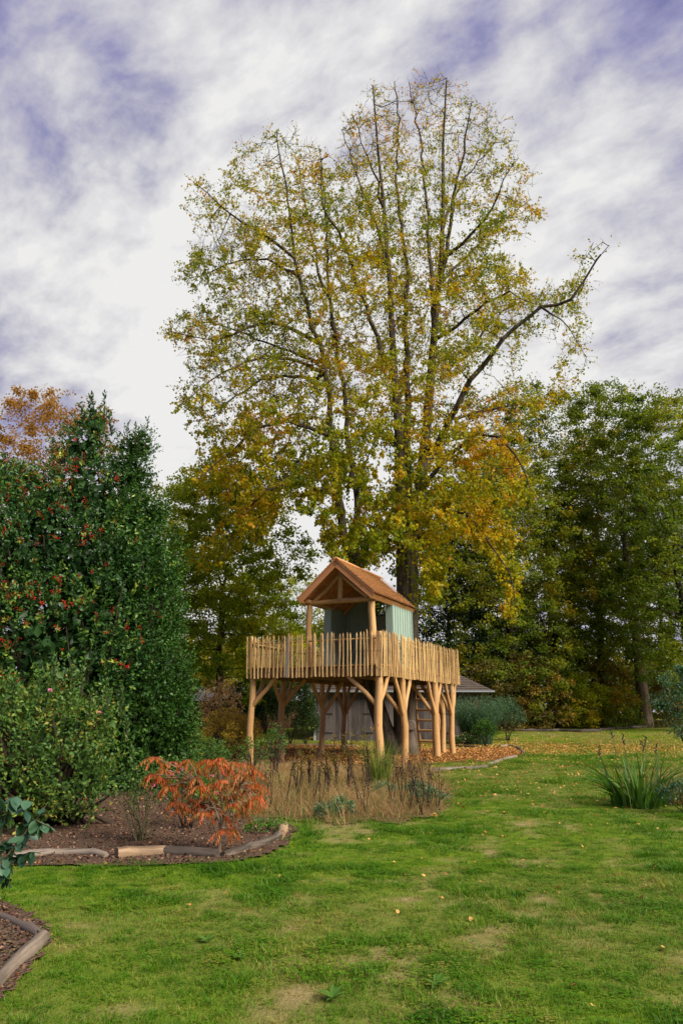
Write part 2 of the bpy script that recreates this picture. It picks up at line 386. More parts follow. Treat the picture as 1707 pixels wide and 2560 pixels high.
# ================================================================== GROUND
BED_L = [(-200, 2170), (29, 2166), (290, 2166), (540, 2162), (640, 2145), (715, 2112), (735, 2075), (700, 2055), (620, 2045), (560, 2030), (520, 2010), (450, 1960), (350, 1935), (-200, 1960)]
BED_LL = [(-150, 2260), (0, 2262), (60, 2290), (118, 2330), (110, 2360), (70, 2420), (0, 2500), (-150, 2560)]
BED_M = [(640, 2050), (700, 2042), (745, 2056), (800, 2050), (850, 2064), (900, 2052), (940, 2050), (985, 2062), (1030, 2046), (1070, 2046), (1095, 2026), (1122, 2012), (1112, 1992), (1132, 1975), (1060, 1940), (1100, 1930), (1000, 1925), (960, 1915), (700, 1905), (560, 1905), (530, 1930), (560, 1990)]
RING = [(600, 1875), (726, 1864), (891, 1868), (1100, 1873), (1190, 1872), (1249, 1870), (1290, 1872), (1305, 1884), (1290, 1892), (1216, 1905), (1130, 1905), (1020, 1915), (900, 1915), (700, 1905), (560, 1905)]
def poly_g(pl): return [(G(*p).x, G(*p).y) for p in pl]
GB_L, GB_LL, GB_M, GB_R = poly_g(BED_L), poly_g(BED_LL), poly_g(BED_M), poly_g(RING)
xs = np.concatenate([[-600, -300, -150, -80, -50, -35, -25, -18], np.arange(-14, 16, .16), [16.5, 18, 20, 23, 27, 32, 40, 55, 80, 150, 300, 600]])
ys = np.concatenate([[-60, -20, -5, 0], np.arange(2, 26, .16), np.arange(26, 60, .7), [62, 66, 72, 80, 95, 120, 180, 300, 600, 1200]])
GX, GY = np.meshgrid(xs, ys); gx, gy = GX.ravel(), GY.ravel(); gz = tz_np(gx, gy)
P3 = np.stack([gx, gy, 0*gx], 1)
def bare_f(P):
    x, y = P[:, 0], P[:, 1]
    n = fbm(P, .95, 21, 3)*.6+fbm(P, 3.2, 31, 2)*.4
    path = np.exp(-((x-(.9+.02*(y-8)))/1.7)**2)
    b = .75*sm(n+.06*path-.03*(x > 3), .64, .80)+.5*sm(fbm(P, 2.8, 91, 3)+.03*path, .62, .74)
    for (px, py, rr) in ((955, 2375, .14), (1355, 2255, .12), (1310, 2160, .12), (1230, 2135, .12), (600, 2280, .12), (1040, 2250, .14), (900, 2270, .12), (760, 2480, .14)):
        g = GPATCH[(px, py)]; b = np.maximum(b, 1.0*sm(-np.hypot((x-g[0]), (y-g[1])*.7)+fbm(P, 5., 9, 2)*.25-.12, -rr, -rr*.4))
    return b
GPATCH = {k: (G(*k).x, G(*k).y) for k in ((955, 2375), (1355, 2255), (1310, 2160), (1230, 2135), (600, 2280), (1040, 2250), (900, 2270), (760, 2480))}
bare = bare_f(P3); dry = sm(fbm(P3, .35, 41, 3), .42, .62)
idx = np.arange(len(gx)).reshape(GX.shape)
Fc = np.stack([idx[:-1, :-1], idx[:-1, 1:], idx[1:, 1:], idx[1:, :-1]], -1).reshape(-1, 4)
m, n = new_mat('lawn')
pos = n.n('ShaderNodeNewGeometry').outputs['Position']
at = n.n('ShaderNodeAttribute', attribute_name='bare').outputs['Fac']; dr = n.n('ShaderNodeAttribute', attribute_name='dry').outputs['Fac']
f1 = n.noise(pos, 9, 5, .65); f2 = n.noise(pos, 1.6, 4, .6); f3 = n.noise(pos, 60, 3, .7)
c = n.ramp(n.math('ADD', n.math('MULTIPLY', f1, .6), n.math('MULTIPLY', f3, .4)), [(.3, lin(.06, .11, .006)), (.55, lin(.12, .19, .008)), (.75, lin(.22, .23, .03))])
c = n.mix(n.math('MULTIPLY', dr, .55), c, n.ramp(f1, [(.3, lin(.10, .10, .02)), (.7, lin(.20, .19, .06))]))
c = n.mix(n.math('MULTIPLY', n.n('ShaderNodeMapRange', {'Value': f2, 'From Min': .5, 'From Max': .68}).outputs[0], .35), c, lin(.17, .125, .05))
soil = n.ramp(n.math('ADD', n.math('MULTIPLY', f1, .5), n.math('MULTIPLY', f3, .5)), [(.3, lin(.15, .11, .045)), (.5, lin(.25, .19, .085)), (.7, lin(.40, .29, .16))])
c = n.mix(n.math('MULTIPLY', at, .85), c, soil)
bp = n.n('ShaderNodeBump', {'Height': n.math('ADD', f1, n.math('MULTIPLY', f3, .5)), 'Strength': .8, 'Distance': .03}).outputs[0]
n.n('ShaderNodeOutputMaterial', {0: n.n('ShaderNodeBsdfPrincipled', {'Base Color': c, 'Roughness': .95, 'Normal': bp, 'Specular IOR Level': .1}).outputs[0]})
M_LAWN = m
tag(link('ground', npmesh('ground', np.stack([gx, gy, gz], 1), Fc, M_LAWN, smooth=True, extra={'bare': bare, 'dry': dry})), kind='structure')
# soil / mulch sheets
def m_mulch(name, a, b, c_):
    m, n = new_mat(name); pos = n.n('ShaderNodeNewGeometry').outputs['Position']
    vo = n.n('ShaderNodeTexVoronoi', {'Vector': pos, 'Scale': 38.0}); f = n.noise(pos, 3, 4)
    c = n.mix(.6, n.ramp(n.noise(pos, 45, 4, .7), [(.35, a), (.65, b)]), vo.outputs['Color'], 'MULTIPLY')
    c = n.mix(f, c, c_); bp = n.n('ShaderNodeBump', {'Height': vo.outputs['Distance'], 'Strength': 1.0, 'Distance': .03}).outputs[0]
    n.n('ShaderNodeOutputMaterial', {0: n.n('ShaderNodeBsdfPrincipled', {'Base Color': c, 'Roughness': .95, 'Normal': bp, 'Specular IOR Level': .1}).outputs[0]}); return m
M_SOIL = m_mulch('bark_mulch', lin(.045, .028, .018), lin(.26, .17, .11), lin(.12, .075, .05))
M_LIT = m_mulch('leafy_mulch', lin(.10, .05, .022), lin(.34, .17, .07), lin(.22, .11, .045))
M_THATCH = m_mulch('dry_thatch', lin(.10, .07, .03), lin(.28, .20, .09), lin(.20, .145, .06))
def sheet(name, poly, mat, lift, step=.22):
    pa = np.array(poly); x0, y0 = pa.min(0); x1, y1 = pa.max(0)
    X, Y = np.meshgrid(np.arange(x0-step, x1+step, step), np.arange(y0-step, y1+step, step)); s = X.shape
    ins = inpoly(X.ravel(), Y.ravel(), poly).reshape(s); Z = tz_np(X, Y)+lift+fbm(np.stack([X.ravel(), Y.ravel(), 0*X.ravel()], 1), 2.5, 5, 2).reshape(s)*.02
    i = np.arange(X.size).reshape(s); q = ins[:-1, :-1] | ins[1:, 1:] | ins[1:, :-1] | ins[:-1, 1:]
    Fq = np.stack([i[:-1, :-1], i[:-1, 1:], i[1:, 1:], i[1:, :-1]], -1)[q]
    use = np.unique(Fq); mp = np.zeros(X.size, int); mp[use] = np.arange(len(use))
    XX = X.ravel()[use]+RNG.uniform(-.03, .03, len(use)); YY = Y.ravel()[use]+RNG.uniform(-.03, .03, len(use))
    return tag(link(name, npmesh(name, np.stack([XX, YY, Z.ravel()[use]], 1), mp[Fq], mat, smooth=True)), kind='structure')
sheet('planting_bed', GB_L, M_SOIL, .012, .07); sheet('planting_bed', GB_LL, M_SOIL, .012, .05)
sheet('meadow_bed', GB_M, M_THATCH, .008, .08); sheet('leaf_strewn_mulch', GB_R, M_LIT, .006, .12)
# ------------------------------------------------------------------ grass
GR = [(0, lin(.03, .09, .003)), (.35, lin(.062, .19, .004)), (.62, lin(.115, .255, .006)), (.82, lin(.235, .265, .03)), (1, lin(.40, .30, .09))]
m, n = new_mat('grass_blade')
ti = n.n('ShaderNodeAttribute', attribute_name='itint', attribute_type='INSTANCER').outputs['Fac']
tb = n.n('ShaderNodeAttribute', attribute_name='tint').outputs['Fac']
c = n.ramp(n.math('ADD', ti, n.math('MULTIPLY', n.math('SUBTRACT', tb, .5), .55)), GR)
pr = n.n('ShaderNodeBsdfPrincipled', {'Base Color': c, 'Roughness': .5, 'Specular IOR Level': .25})
tr = n.n('ShaderNodeBsdfTranslucent', {'Color': c}); n.n('ShaderNodeOutputMaterial', {0: n.n('ShaderNodeMixShader', {0: .35, 1: pr.outputs[0], 2: tr.outputs[0]}).outputs[0]})
M_BLADE = m
def tuft_mesh(nb, rad, h, wd, lean, seed):
    a = RNG.uniform(0, 6.28, nb); r = rad*np.sqrt(RNG.uniform(0, 1, nb)); B = np.stack([r*np.cos(a), r*np.sin(a), 0*a-.004], 1)
    V, Fc, k = blades(B, h*RNG.uniform(.45, 1.1, nb), wd*RNG.uniform(.6, 1.2, nb), lean*RNG.uniform(.2, 1.4, nb), a+RNG.normal(0, .8, nb), 2)
    return npmesh('tuft_shape', V, Fc, M_BLADE, np.repeat(RNG.uniform(0, 1, nb), k))
def clover_mesh():
    nb = 16; a = RNG.uniform(0, 6.28, nb); r = .07*np.sqrt(RNG.uniform(0, 1, nb)); C = np.stack([r*np.cos(a), r*np.sin(a), RNG.uniform(.008, .03, nb)], 1)
    C = np.repeat(C, 3, 0); b = np.tile(np.arange(3)*2.094, nb)+np.repeat(RNG.uniform(0, 6, nb), 3)
    T = np.stack([np.cos(b), np.sin(b), .15+0*b], 1); V, Fc = leafmesh(C, T, np.tile([0, 0, 1.0], (len(C), 1)), .013, .012, .05)
    return npmesh('tuft_shape', V, Fc, M_BLADE, np.repeat(RNG.uniform(.2, .9, len(C)), 4))
TUFTS = [bpy.data.objects.new('tuft_shape', me) for me in (tuft_mesh(16, .07, .045, .005, 1.0, 1), tuft_mesh(20, .06, .065, .005, 1.2, 2), tuft_mesh(22, .09, .03, .005, .9, 3), clover_mesh(), tuft_mesh(26, .05, .10, .005, 1.0, 4))]
def scatter(name, P, rz, sc, it, kd, label=None):
    me = bpy.data.meshes.new(name); me.vertices.add(len(P)); me.vertices.foreach_set('co', np.ascontiguousarray(P, np.float32).ravel())
    for nm, arr in (('rz', rz), ('sc', sc), ('itint', it), ('kd', kd)):
        a = me.attributes.new(nm, 'FLOAT', 'POINT'); a.data.foreach_set('value', np.ascontiguousarray(arr, np.float32))
    me.materials.append(M_BLADE); o = link(name, me); gt = bpy.data.node_groups.new(name, 'GeometryNodeTree')
    gt.interface.new_socket('Geometry', in_out='INPUT', socket_type='NodeSocketGeometry'); gt.interface.new_socket('Geometry', in_out='OUTPUT', socket_type='NodeSocketGeometry')
    nd = gt.nodes; lk = gt.links.new; gi = nd.new('NodeGroupInput'); go = nd.new('NodeGroupOutput'); jn = nd.new('GeometryNodeJoinGeometry')
    def attr(nm):
        x = nd.new('GeometryNodeInputNamedAttribute'); x.data_type = 'FLOAT'; x.inputs[0].default_value = nm; return x.outputs[0]
    cx = nd.new('ShaderNodeCombineXYZ'); lk(attr('rz'), cx.inputs[2]); sca = attr('sc'); kda = attr('kd')
    for i, t in enumerate(TUFTS):
        oi = nd.new('GeometryNodeObjectInfo'); oi.inputs['Object'].default_value = t
        cmp_ = nd.new('FunctionNodeCompare'); cmp_.data_type = 'FLOAT'; cmp_.operation = 'EQUAL'; lk(kda, cmp_.inputs[0]); cmp_.inputs[1].default_value = float(i); cmp_.inputs['Epsilon'].default_value = .1
        ip = nd.new('GeometryNodeInstanceOnPoints'); lk(gi.outputs[0], ip.inputs['Points']); lk(oi.outputs['Geometry'], ip.inputs['Instance']); lk(cmp_.outputs[0], ip.inputs['Selection'])
        lk(cx.outputs[0], ip.inputs['Rotation']); lk(sca, ip.inputs['Scale']); lk(ip.outputs[0], jn.inputs[0])
    lk(jn.outputs[0], go.inputs[0]); md = o.modifiers.new('scatter', 'NODES'); md.node_group = gt
    return tag(o, label, None, None, 'stuff')
def lawn_points():
    out = []
    for y0, y1, dn in ((3.2, 5.5, 620), (5.5, 8, 430), (8, 12, 260), (12, 18, 130), (18, 27, 45), (27, 42, 12)):
        w0 = .50*y1+1.2; n_ = int(dn*(y1-y0)*2*w0); out.append(np.stack([RNG.uniform(-w0, w0, n_), RNG.uniform(y0, y1, n_), 0*np.zeros(n_)], 1))
    P = np.concatenate(out); k = np.ones(len(P), bool)
    Pj = P+RNG.normal(0, .07, P.shape)
    for pl_ in (GB_L, GB_LL, GB_R): k &= ~inpoly(Pj[:, 0], Pj[:, 1], pl_)
    inm = inpoly(P[:, 0], P[:, 1], GB_M); k &= ~inm | (RNG.random(len(P)) < .15)
    k &= ~((P[:, 1] > 39) & (P[:, 0] > -2) & (P[:, 0] < 8.3)); P = P[k]
    b = bare_f(P); P = P[RNG.random(len(P)) > b*.85]; return P
P = lawn_points(); P[:, 2] = tz_np(P[:, 0], P[:, 1]); Pf = P*[1, 1, 0]
dr_ = np.clip(sm(fbm(Pf, .35, 41, 3), .42, .62)+.5*sm(P[:, 1], 12, 19)*sm(P[:, 0], 7, 2), 0, 1.2); b_ = bare_f(Pf); lush = sm(fbm(Pf, 1.7, 51, 3), .45, .72)
right = sm(P[:, 0]-.32*P[:, 1], -.6, 1.2)
it = .43+.12*RNG.normal(size=len(P))+.14*dr_+.45*b_-.14*lush+(fbm(Pf, 4, 77, 2)-.5)*.5+(fbm(Pf, 13, 78, 2)-.5)*.35-.03*right
it = np.clip(it, .02, .98); far = np.clip(P[:, 1]/9, 1, 2.6)
big_ = (fbm(Pf, .9, 61, 2) > .64) & (RNG.random(len(P)) < .16)
kd = np.where(RNG.random(len(P)) < .10+.18*(fbm(Pf, 1.1, 71, 2) > .55), 3, RNG.integers(0, 3, len(P))); kd = np.where(big_, 4, kd)
scatter('grass', P, RNG.uniform(0, 6.28, len(P)), (.75+.5*lush)*RNG.uniform(.7, 1.2, len(P))*far**.8*(1-.35*b_), it, kd, 'short patchy lawn grass with clover and worn bare spots')
# ================================================================== TREE HOUSE  (local x = -s along the front, local y = t into the depth)
TH = empty('tree_house', (1.129, 21.163, 0), 'wooden tree house on peeled log legs with sage green hut and picket rail', 'tree house', rz=-0.44)
ZU, ZD, ZT, WD, LD = 2.566, 2.855, 3.93, 4.45, 8.0
def loc(s, t, z): return Vector((-s, t, z))
dk = MB()   # deck frame: fascia boards and two main bearers
dk.box((-WD, -.02, ZU), (0, .03, ZD-.035)); dk.box((-.05, .03, ZU), (0, LD, ZD-.035)); dk.box((-WD, .03, ZU), (-WD+.05, LD, ZD-.035)); dk.box((-WD+.05, LD-.05, ZU), (-.05, LD, ZD-.035))
for x in (-WD*.34, -WD*.67): dk.box((x-.05, .03, ZU+.02), (x+.05, LD-.05, ZU+.14))
deck = dk.build('deck', W_FASC, TH)
jm = MB().box((-WD+.05, -.03, ZU+.142), (-.05, .03, ZD-.037)).mesh('joist', W_DECK)
for i in range(19): link('joist', jm, deck, (0, .25+i*.42, 0))
pm = [MB().box((-WD-.02, -.068, ZD-.033), (.02, .068, ZD)).mesh('deck_plank', W_DECK) for _ in range(3)]
for i in range(57): link('deck_plank', pm[i % 3], deck, (0, .04+i*.141, random.uniform(-.002, .002)))
def leg(s, t, r, braces, wob=.035, base=None, top=ZU, sink=.1):
    w_ = TH.matrix_world if False else None
    p = wobble(loc(s+random.uniform(-.03, .03), t, -sink), loc(s, t, top-.003), 9, wob)
    rr = [r*(1.12-.2*i/9+random.uniform(-.05, .05)) for i in range(10)]
    rr = [v*.88 for v in rr]; o = MB().tube(p, rr, 12, .025).build('leg', W_LOG, TH)
    for (ds, dt, z0, reach) in braces:
        q = Vector(p[max(1, min(8, round((z0+sink)/(top+sink)*9)))])
        e = loc(s+ds*reach, t+dt*reach, ZU-.01)
        a = q+(e-q).normalized()*.0
        MB().tube(wobble(a, e+Vector((0, 0, .05)), 5, .02), [.075, .072, .07, .066, .064, .066], 9, .03).build('brace', W_LOG, o)
    return o
TH_LEGS = [
 (4.42, .09, .115, [(-1, 0, 1.68, .85), (0, 1, 1.75, .75)]),
 (4.40, 1.99, .125, [(0, -1, 1.6, .65), (0, 1, 1.6, .7), (-1, 0, 1.62, .85)]),
 (4.40, 4.98, .115, [(0, -1, 1.55, .85), (0, 1, 1.6, .7), (-1, 0, 1.5, .85)]),
 (4.40, 6.95, .10, [(0, -1, 1.5, .7), (0, 1, 1.6, .6), (-1, 0, 1.5, .7)]),
 (.06, .08, .135, [(1, 0, 1.58, 1.05), (0, 1, 1.62, .72)]),
 (.05, 2.01, .125, [(0, -1, 1.5, .75), (0, 1, 1.5, .72), (1, 0, 1.45, .95)]),
 (.05, 5.30, .14, [(0, -1, 1.5, .75), (0, 1, 1.5, .75), (1, 0, 1.45, .95)]),
 (.06, 7.39, .115, [(0, -1, 1.45, .8), (0, 1, 1.5, .5), (1, 0, 1.5, .6)]),
 (.66, 7.93, .115, [(1, 0, 1.5, .8), (0, -1, 1.5, .7)])]
for a in TH_LEGS: leg(*a)
sh = MB().box((-.04, -.04, 0), (.04, .04, .16)).mesh('foot_bracket', M_METAL)
link('foot_bracket', sh, TH, loc(.06, 7.39, -.02))
# picket fence: rails + wires are the fence mesh, each picket a child
fb = MB(); Z1, Z2 = ZD+.02, ZT-.28
def ring_pts(z, off): return [loc(WD+off, -off, z), loc(-off, -off, z), loc(-off, LD+off*.5, z), loc(WD+off, LD+off*.5, z), loc(WD+off, -off, z)]
for z, r in ((Z1, .022), (Z2, .026)):
    c = ring_pts(z, .045)
    for a, b in zip(c, c[1:]): fb.tube(wobble(a, b, 14, .012), r, 6, .12)
fence = fb.build('picket_fence', W_PICK, TH)
wb = MB()
for z in (ZU+.18, ZU+.72, ZT-.22):
    for o_ in (.078, .115):
        c = ring_pts(z, o_)
        for a, b in zip(c, c[1:]):
            n_ = int((b-a).length/.12); wb.tube([a+(b-a)*i/n_+Vector((0, 0, random.uniform(-.006, .006))) for i in range(n_+1)], .0028, 4, cap=False)
wb.build('wire', M_WIRE, fence)
def picket_mesh(mat=W_PICK):
    hh = ZT-ZU+random.uniform(-.05, .03); w0 = random.uniform(.017, .028); th = random.uniform(.016, .026); k = random.uniform(-.2, .2)
    zs = [0, .3, .62, .95, hh-.10, hh-.02]; V = []; g = []; cx = cy = 0; off = random.uniform(0, 50)
    for i, z in enumerate(zs):
        f = 1.0 if i < 4 else (.95 if i == 4 else .22); f *= random.uniform(.82, 1.15)
        if 0 < i < 4: cx += random.uniform(-.012, .012); cy += random.uniform(-.005, .005)
        for (a, b) in ((-1, -.8), (.9, -1), (1.1, .3), (.1, 1.1), (-.95, .6)):
            V.append((cx+a*w0*f, cy+b*th*f, z)); g.append((a*w0+off, b*th, z+off))
    m_ = MB(); m_.add(V, [(i*5+j, i*5+(j+1) % 5, (i+1)*5+(j+1) % 5, (i+1)*5+j) for i in range(5) for j in range(5)]+[tuple(range(25, 30)), (4, 3, 2, 1, 0)], g)
    return m_.mesh('picket', mat)
PKS = [picket_mesh() for _ in range(22)]
def run_pickets(p, q, sp, rz):
    L = (q-p).length; n_ = int(L/sp)
    for i in range(n_+1):
        P_ = p+(q-p)*((i+random.uniform(-.2, .2))/n_)
        link('picket', random.choice(PKS), fence, (P_.x, P_.y, ZU-.012+random.uniform(-.02, .02)), (random.uniform(-.012, .012), random.uniform(-.03, .03), rz+random.uniform(-.25, .25)))
run_pickets(loc(WD+.06, -.098, 0), loc(-.06, -.098, 0), .134, 0)
run_pickets(loc(-.098, .03, 0), loc(-.098, LD+.06, 0), .150, math.pi/2)
run_pickets(loc(WD+.098, .05, 0), loc(WD+.098, LD, 0), .16, math.pi/2)
run_pickets(loc(WD, LD+.07, 0), loc(0, LD+.07, 0), .134, 0)
def fpost(s, t, w0, mat=W_LOG, top=ZT-.08, bot=ZU+.0): MB().box((-w0/2, -w0/2, bot), (w0/2, w0/2, top), jit=.006).build('fence_post', mat, fence, loc(s, t, 0))
fpost(.0, -.005-.045, .12, bot=ZU-.02); fpost(3.06, -.07, .10, W_GREYP, ZT-.12, ZU-.01)
for s, t in ((WD, -.06), (0.02, 2.75), (.02, 5.1), (.02, LD), (WD, 2.6), (WD, 5.2), (WD, LD)): fpost(s, t, .09, W_LOG, ZT-.14, ZD)
# hut ------------------------------------------------------------
EZ, AZ, S0, S1, SA, VF, VB = 4.95, 6.09, .014, 2.593, 1.303, -.35, 3.33
HL, HR, HF, HB = 2.50, .10, 1.36, 3.20
def roof_z(s): return EZ+(AZ-EZ)*(1-abs(s-SA)/(SA-S0))
hut = MB()
for s in (HR, HL-.09): hut.box((-s-.09, HF+.03, ZD+.004), (-s, HF+.11, 4.86)); hut.box((-s-.09, HB-.11, ZD+.004), (-s, HB-.03, 4.86))
hutf = hut.build('hut_frame', M_GREEN, TH)
# front strips either side of the opening
for (a, b) in ((HR, HR+.225), (HL-.225, HL)): MB().box((-b, HF, ZD+.002), (-a, HF+.028, 4.90)).build('wall_board', M_GREEN, hutf)
# side walls: vertical boards with cover strips
nb = 8; bw = (HB-HF)/nb
for s, sg in ((HR, 1), (HL, -1)):
    for i in range(nb):
        y0 = HF+.03+i*bw*.985
        MB().box((-s-(.022 if sg > 0 else 0), y0+.004, ZD+.002), (-s+(.022 if sg < 0 else 0), y0+bw*.98-.004, 4.95)).build('wall_board', M_GREEN, hutf)
    for i in range(nb+1):
        y0 = HF+.03+i*bw*.985; x = -s if sg > 0 else -s-.024
        MB().box((x+.002, y0-.022, ZD+.003), (x+.022, y0+.022, 4.948)).build('batten', M_GREEN, hutf)
# back wall with the round window
WC, WZ, WR = 1.25, 5.03, .26
y0, y1 = HB-.03, HB
s = HR+.022
while s < HL-.03:
    e = min(s+.15, HL-.022); top = min(roof_z(s), roof_z(e))-.07
    ce = (s+e)/2
    pts = lambda z0, z1a, z1b: [Vector((-s-.003, y0, z0)), Vector((-e+.003, y0, z0)), Vector((-e+.003, y0, z1b)), Vector((-s-.003, y0, z1a))]
    za, zb = roof_z(s)-.07, roof_z(e)-.07
    if e <= WC-.32 or s >= WC+.32: MB().prism(pts(ZD+.002, za, zb), (0, .022, 0)).build('wall_board', M_GREEN, hutf)
    else:
        MB().prism(pts(ZD+.002, WZ-.30, WZ-.30), (0, .022, 0)).build('wall_board', M_GREEN, hutf)
        if min(za, zb) > WZ+.33: MB().prism(pts(WZ+.30, za, zb), (0, .022, 0)).build('wall_board', M_GREEN, hutf)
    s = e
wp = MB(); nn_ = 32
def sq(a, h=.325):
    c_, s_ = math.cos(a), math.sin(a); k = h/max(abs(c_), abs(s_)); return c_*k, s_*k*(.30/.325)
for yy, flip in ((y0-.004, 0), (y1-.004, 1)):
    V = []; 
    for i in range(nn_):
        a = 2*math.pi*i/nn_; q = sq(a); V += [(-WC+WR*math.cos(a), yy, WZ+WR*math.sin(a)), (-WC+q[0], yy, WZ+q[1])]
    wp.add(V, [(2*i, 2*i+1, (2*i+3) % (2*nn_), (2*i+2) % (2*nn_)) for i in range(nn_)], [(v[0], v[1], v[2]) for v in V])
wp.build('window_panel', M_GREEN, hutf)
wf = MB(); wf.tube([Vector((-WC+WR*math.cos(2*math.pi*i/32), y0-.005, WZ+WR*math.sin(2*math.pi*i/32))) for i in range(33)], .022, 6, cap=False)
wfo = wf.build('round_window', M_METAL, TH)
MB().box((-WC-WR, y0-.015, WZ-.013), (-WC+WR, y0+.010, WZ+.013)).build('glazing_bar', M_METAL, wfo)
MB().box((-WC-.013, y0-.014, WZ-WR), (-WC+.013, y0+.009, WZ+WR)).build('glazing_bar', M_METAL, wfo)
bn = MB().box((-HL+.24, HB-.55, ZD+.002), (-HR-.24, HB-.035, ZD+.30)); bo = bn.build('bench_box', M_GREEN, TH)
MB().tube([loc(1.95, HB-.57, ZD+.16), loc(1.95, HB-.54, ZD+.16)], .022, 10).build('knob', M_METAL, bo)
# porch posts, beam and truss
for s, r in ((2.42, .10), (.29, .115)):
    MB().tube(wobble(loc(s, .12, ZD-.01), loc(s, .12, 4.79), 7, .03), [r*1.08, r*1.02, r, r*.98, r*.95, r*.9, r*.92, r*.95], 12, .03).build('porch_post', W_LOG, TH)
tr_ = MB().tube(wobble(loc(2.66, .12, 4.85), loc(.13, .12, 4.86), 6, .018), [.062, .07, .075, .075, .08, .078, .07], 10, .03).build('truss', W_LOG, TH)
MB().tube([loc(SA+.05, .12, 4.93), loc(SA+.03, .12, 5.35), loc(SA+.04, .12, 5.80)], [.085, .08, .078], 10, .04).build('king_post', W_LOG, tr_)
MB().tube([loc(SA, .12, 5.68), loc(.84, .13, 5.26), loc(.42, .12, 4.92)], [.055, .058, .055], 9, .04).build('strut', W_LOG, tr_)
MB().tube([loc(SA+.1, .12, 5.66), loc(1.86, .13, 5.22), loc(2.28, .12, 4.90)], [.06, .065, .06], 9, .04).build('strut', W_LOG, tr_)
for s in (.22, 2.40): MB().tube(wobble(loc(s, -.08, 4.90), loc(s, HF+.05, 4.90), 5, .01), .062, 10, .03).build('wall_plate', W_LOG, TH)
# roof -----------------------------------------------------------
SL = math.atan2(AZ-EZ, SA-S0); nx, nz = math.sin(SL), math.cos(SL)
rb = MB(); rb.box((-SA-.04, VF+.02, AZ-.25), (-SA+.04, VB-.02, AZ-.10))
roof = rb.build('roof', W_CEDAR, TH)
def slope_M(side, y=0.0, lift=0.0):
    """frame with x down the slope, y along the ridge, z out of the roof"""
    x = Vector((math.cos(SL)*side, 0, -math.sin(SL))); z = Vector((nx*side, 0, nz)); yv = z.cross(x)
    return Matrix.Translation(Vector((-SA, y, AZ))+z*lift) @ Matrix((x, yv, z)).transposed().to_4x4()
LS = math.hypot(AZ-EZ, SA-S0)
for side in (1, -1):
    yl = lambda a, b: (a, b) if side == 1 else (-b, -a)
    # boarding (soffit boards run along the ridge)
    k = 0
    nbd = 9
    for i in range(nbd):
        x0 = .02+i*(LS-.02)/nbd; a, b = (VF+.03, VB-.03); ya, yb = (a, b) if side == 1 else (-b, -a)
        yy = sorted((a*side, b*side))
        MB().box((x0+.003, yy[0], -.055), (x0+(LS-.02)/nbd-.003, yy[1], -.035), slope_M(side)).build('roof_board', W_CEDAR, roof)
    for t in (VF+.06, .75, 1.9, 2.9):
        tt = t*side
        if t > VF+.1: MB().box((.05, tt-.03, -.155), (LS-.02, tt+.03, -.057), slope_M(side)).build('rafter', W_CEDAR, roof)
    # barge boards on both gables, fascia at the eave
    for t in (VF, VB-.035):
        yy = sorted((t*side, (t+.032)*side))
        MB().box((-.005, yy[0], -.175), (LS+.02, yy[1], -.018), slope_M(side)).build('barge_board', W_CEDAR, roof)
        yy = sorted(((t-.02)*side, (t+.05)*side))
        MB().box((-.005, yy[0], -.016), (LS+.03, yy[1], .002), slope_M(side)).build('verge_strip', W_CEDAR, roof)
    yy = sorted(((VF+.034)*side, (VB-.037)*side))
    MB().box((LS-.015, yy[0], -.165), (LS+.012, yy[1], -.020), slope_M(side)).build('eave_board', W_CEDAR, roof)
    # shingles in overlapping courses
    nc = 15; cs = (LS+.04)/nc
    if side == 1:
        for i in range(nc):
            x0 = i*cs; y = VF-.03
            while y < VB+.02:
                wd = random.uniform(.12, .26); ye = min(y+wd, VB+.03)
                if ye-y < .03: break
                b_ = MB(); th = .014+random.uniform(-.002, .003); xo = random.uniform(-.006, .010)
                V = [(x0-.06, y+.004, .002), (x0+cs+xo, y+.004, .058), (x0+cs+xo, ye-.004, .058), (x0-.06, ye-.004, .002)]
                V += [(p[0], p[1], p[2]+(.004 if j in (0, 3) else th)) for j, p in enumerate(V)]
                M_ = slope_M(1); of = random.uniform(0, 50)
                b_.add([M_ @ Vector(p) for p in V], [(3, 2, 1, 0), (4, 5, 6, 7), (0, 1, 5, 4), (1, 2, 6, 5), (2, 3, 7, 6), (3, 0, 4, 7)], [(p[1]+of, p[2], p[0]+of) for p in V])
                b_.build('shingle', W_SHIN, roof); y = ye
    else:
        b_ = MB()
        for i in range(nc):
            x0 = i*cs; y = VF-.03
            while y < VB+.02:
                ye = min(y+random.uniform(.12, .26), VB+.03)
                M_ = slope_M(-1); V = [(x0-.06, -y-.003, .004), (x0+cs, -y-.003, .026), (x0+cs, -ye+.003, .026), (x0-.06, -ye+.003, .004)]
                V += [(p[0], p[1], p[2]+(.004 if j in (0, 3) else .016)) for j, p in enumerate(V)]; of = random.uniform(0, 50)
                b_.add([M_ @ Vector(p) for p in V], [(3, 2, 1, 0), (4, 5, 6, 7), (0, 1, 5, 4), (1, 2, 6, 5), (2, 3, 7, 6), (3, 0, 4, 7)], [(p[1]+of, p[2], p[0]+of) for p in V]); y = ye
        o = b_.build('shingle_courses', W_SHIN, roof); o['kind'] = 'stuff'
for sd in (1, -1):
    yy = sorted(((VF-.04)*sd, (VB+.04)*sd)); MB().box((-.03, yy[0], .076), (.10, yy[1], .092), slope_M(sd)).build('ridge_board', W_CEDAR, roof)
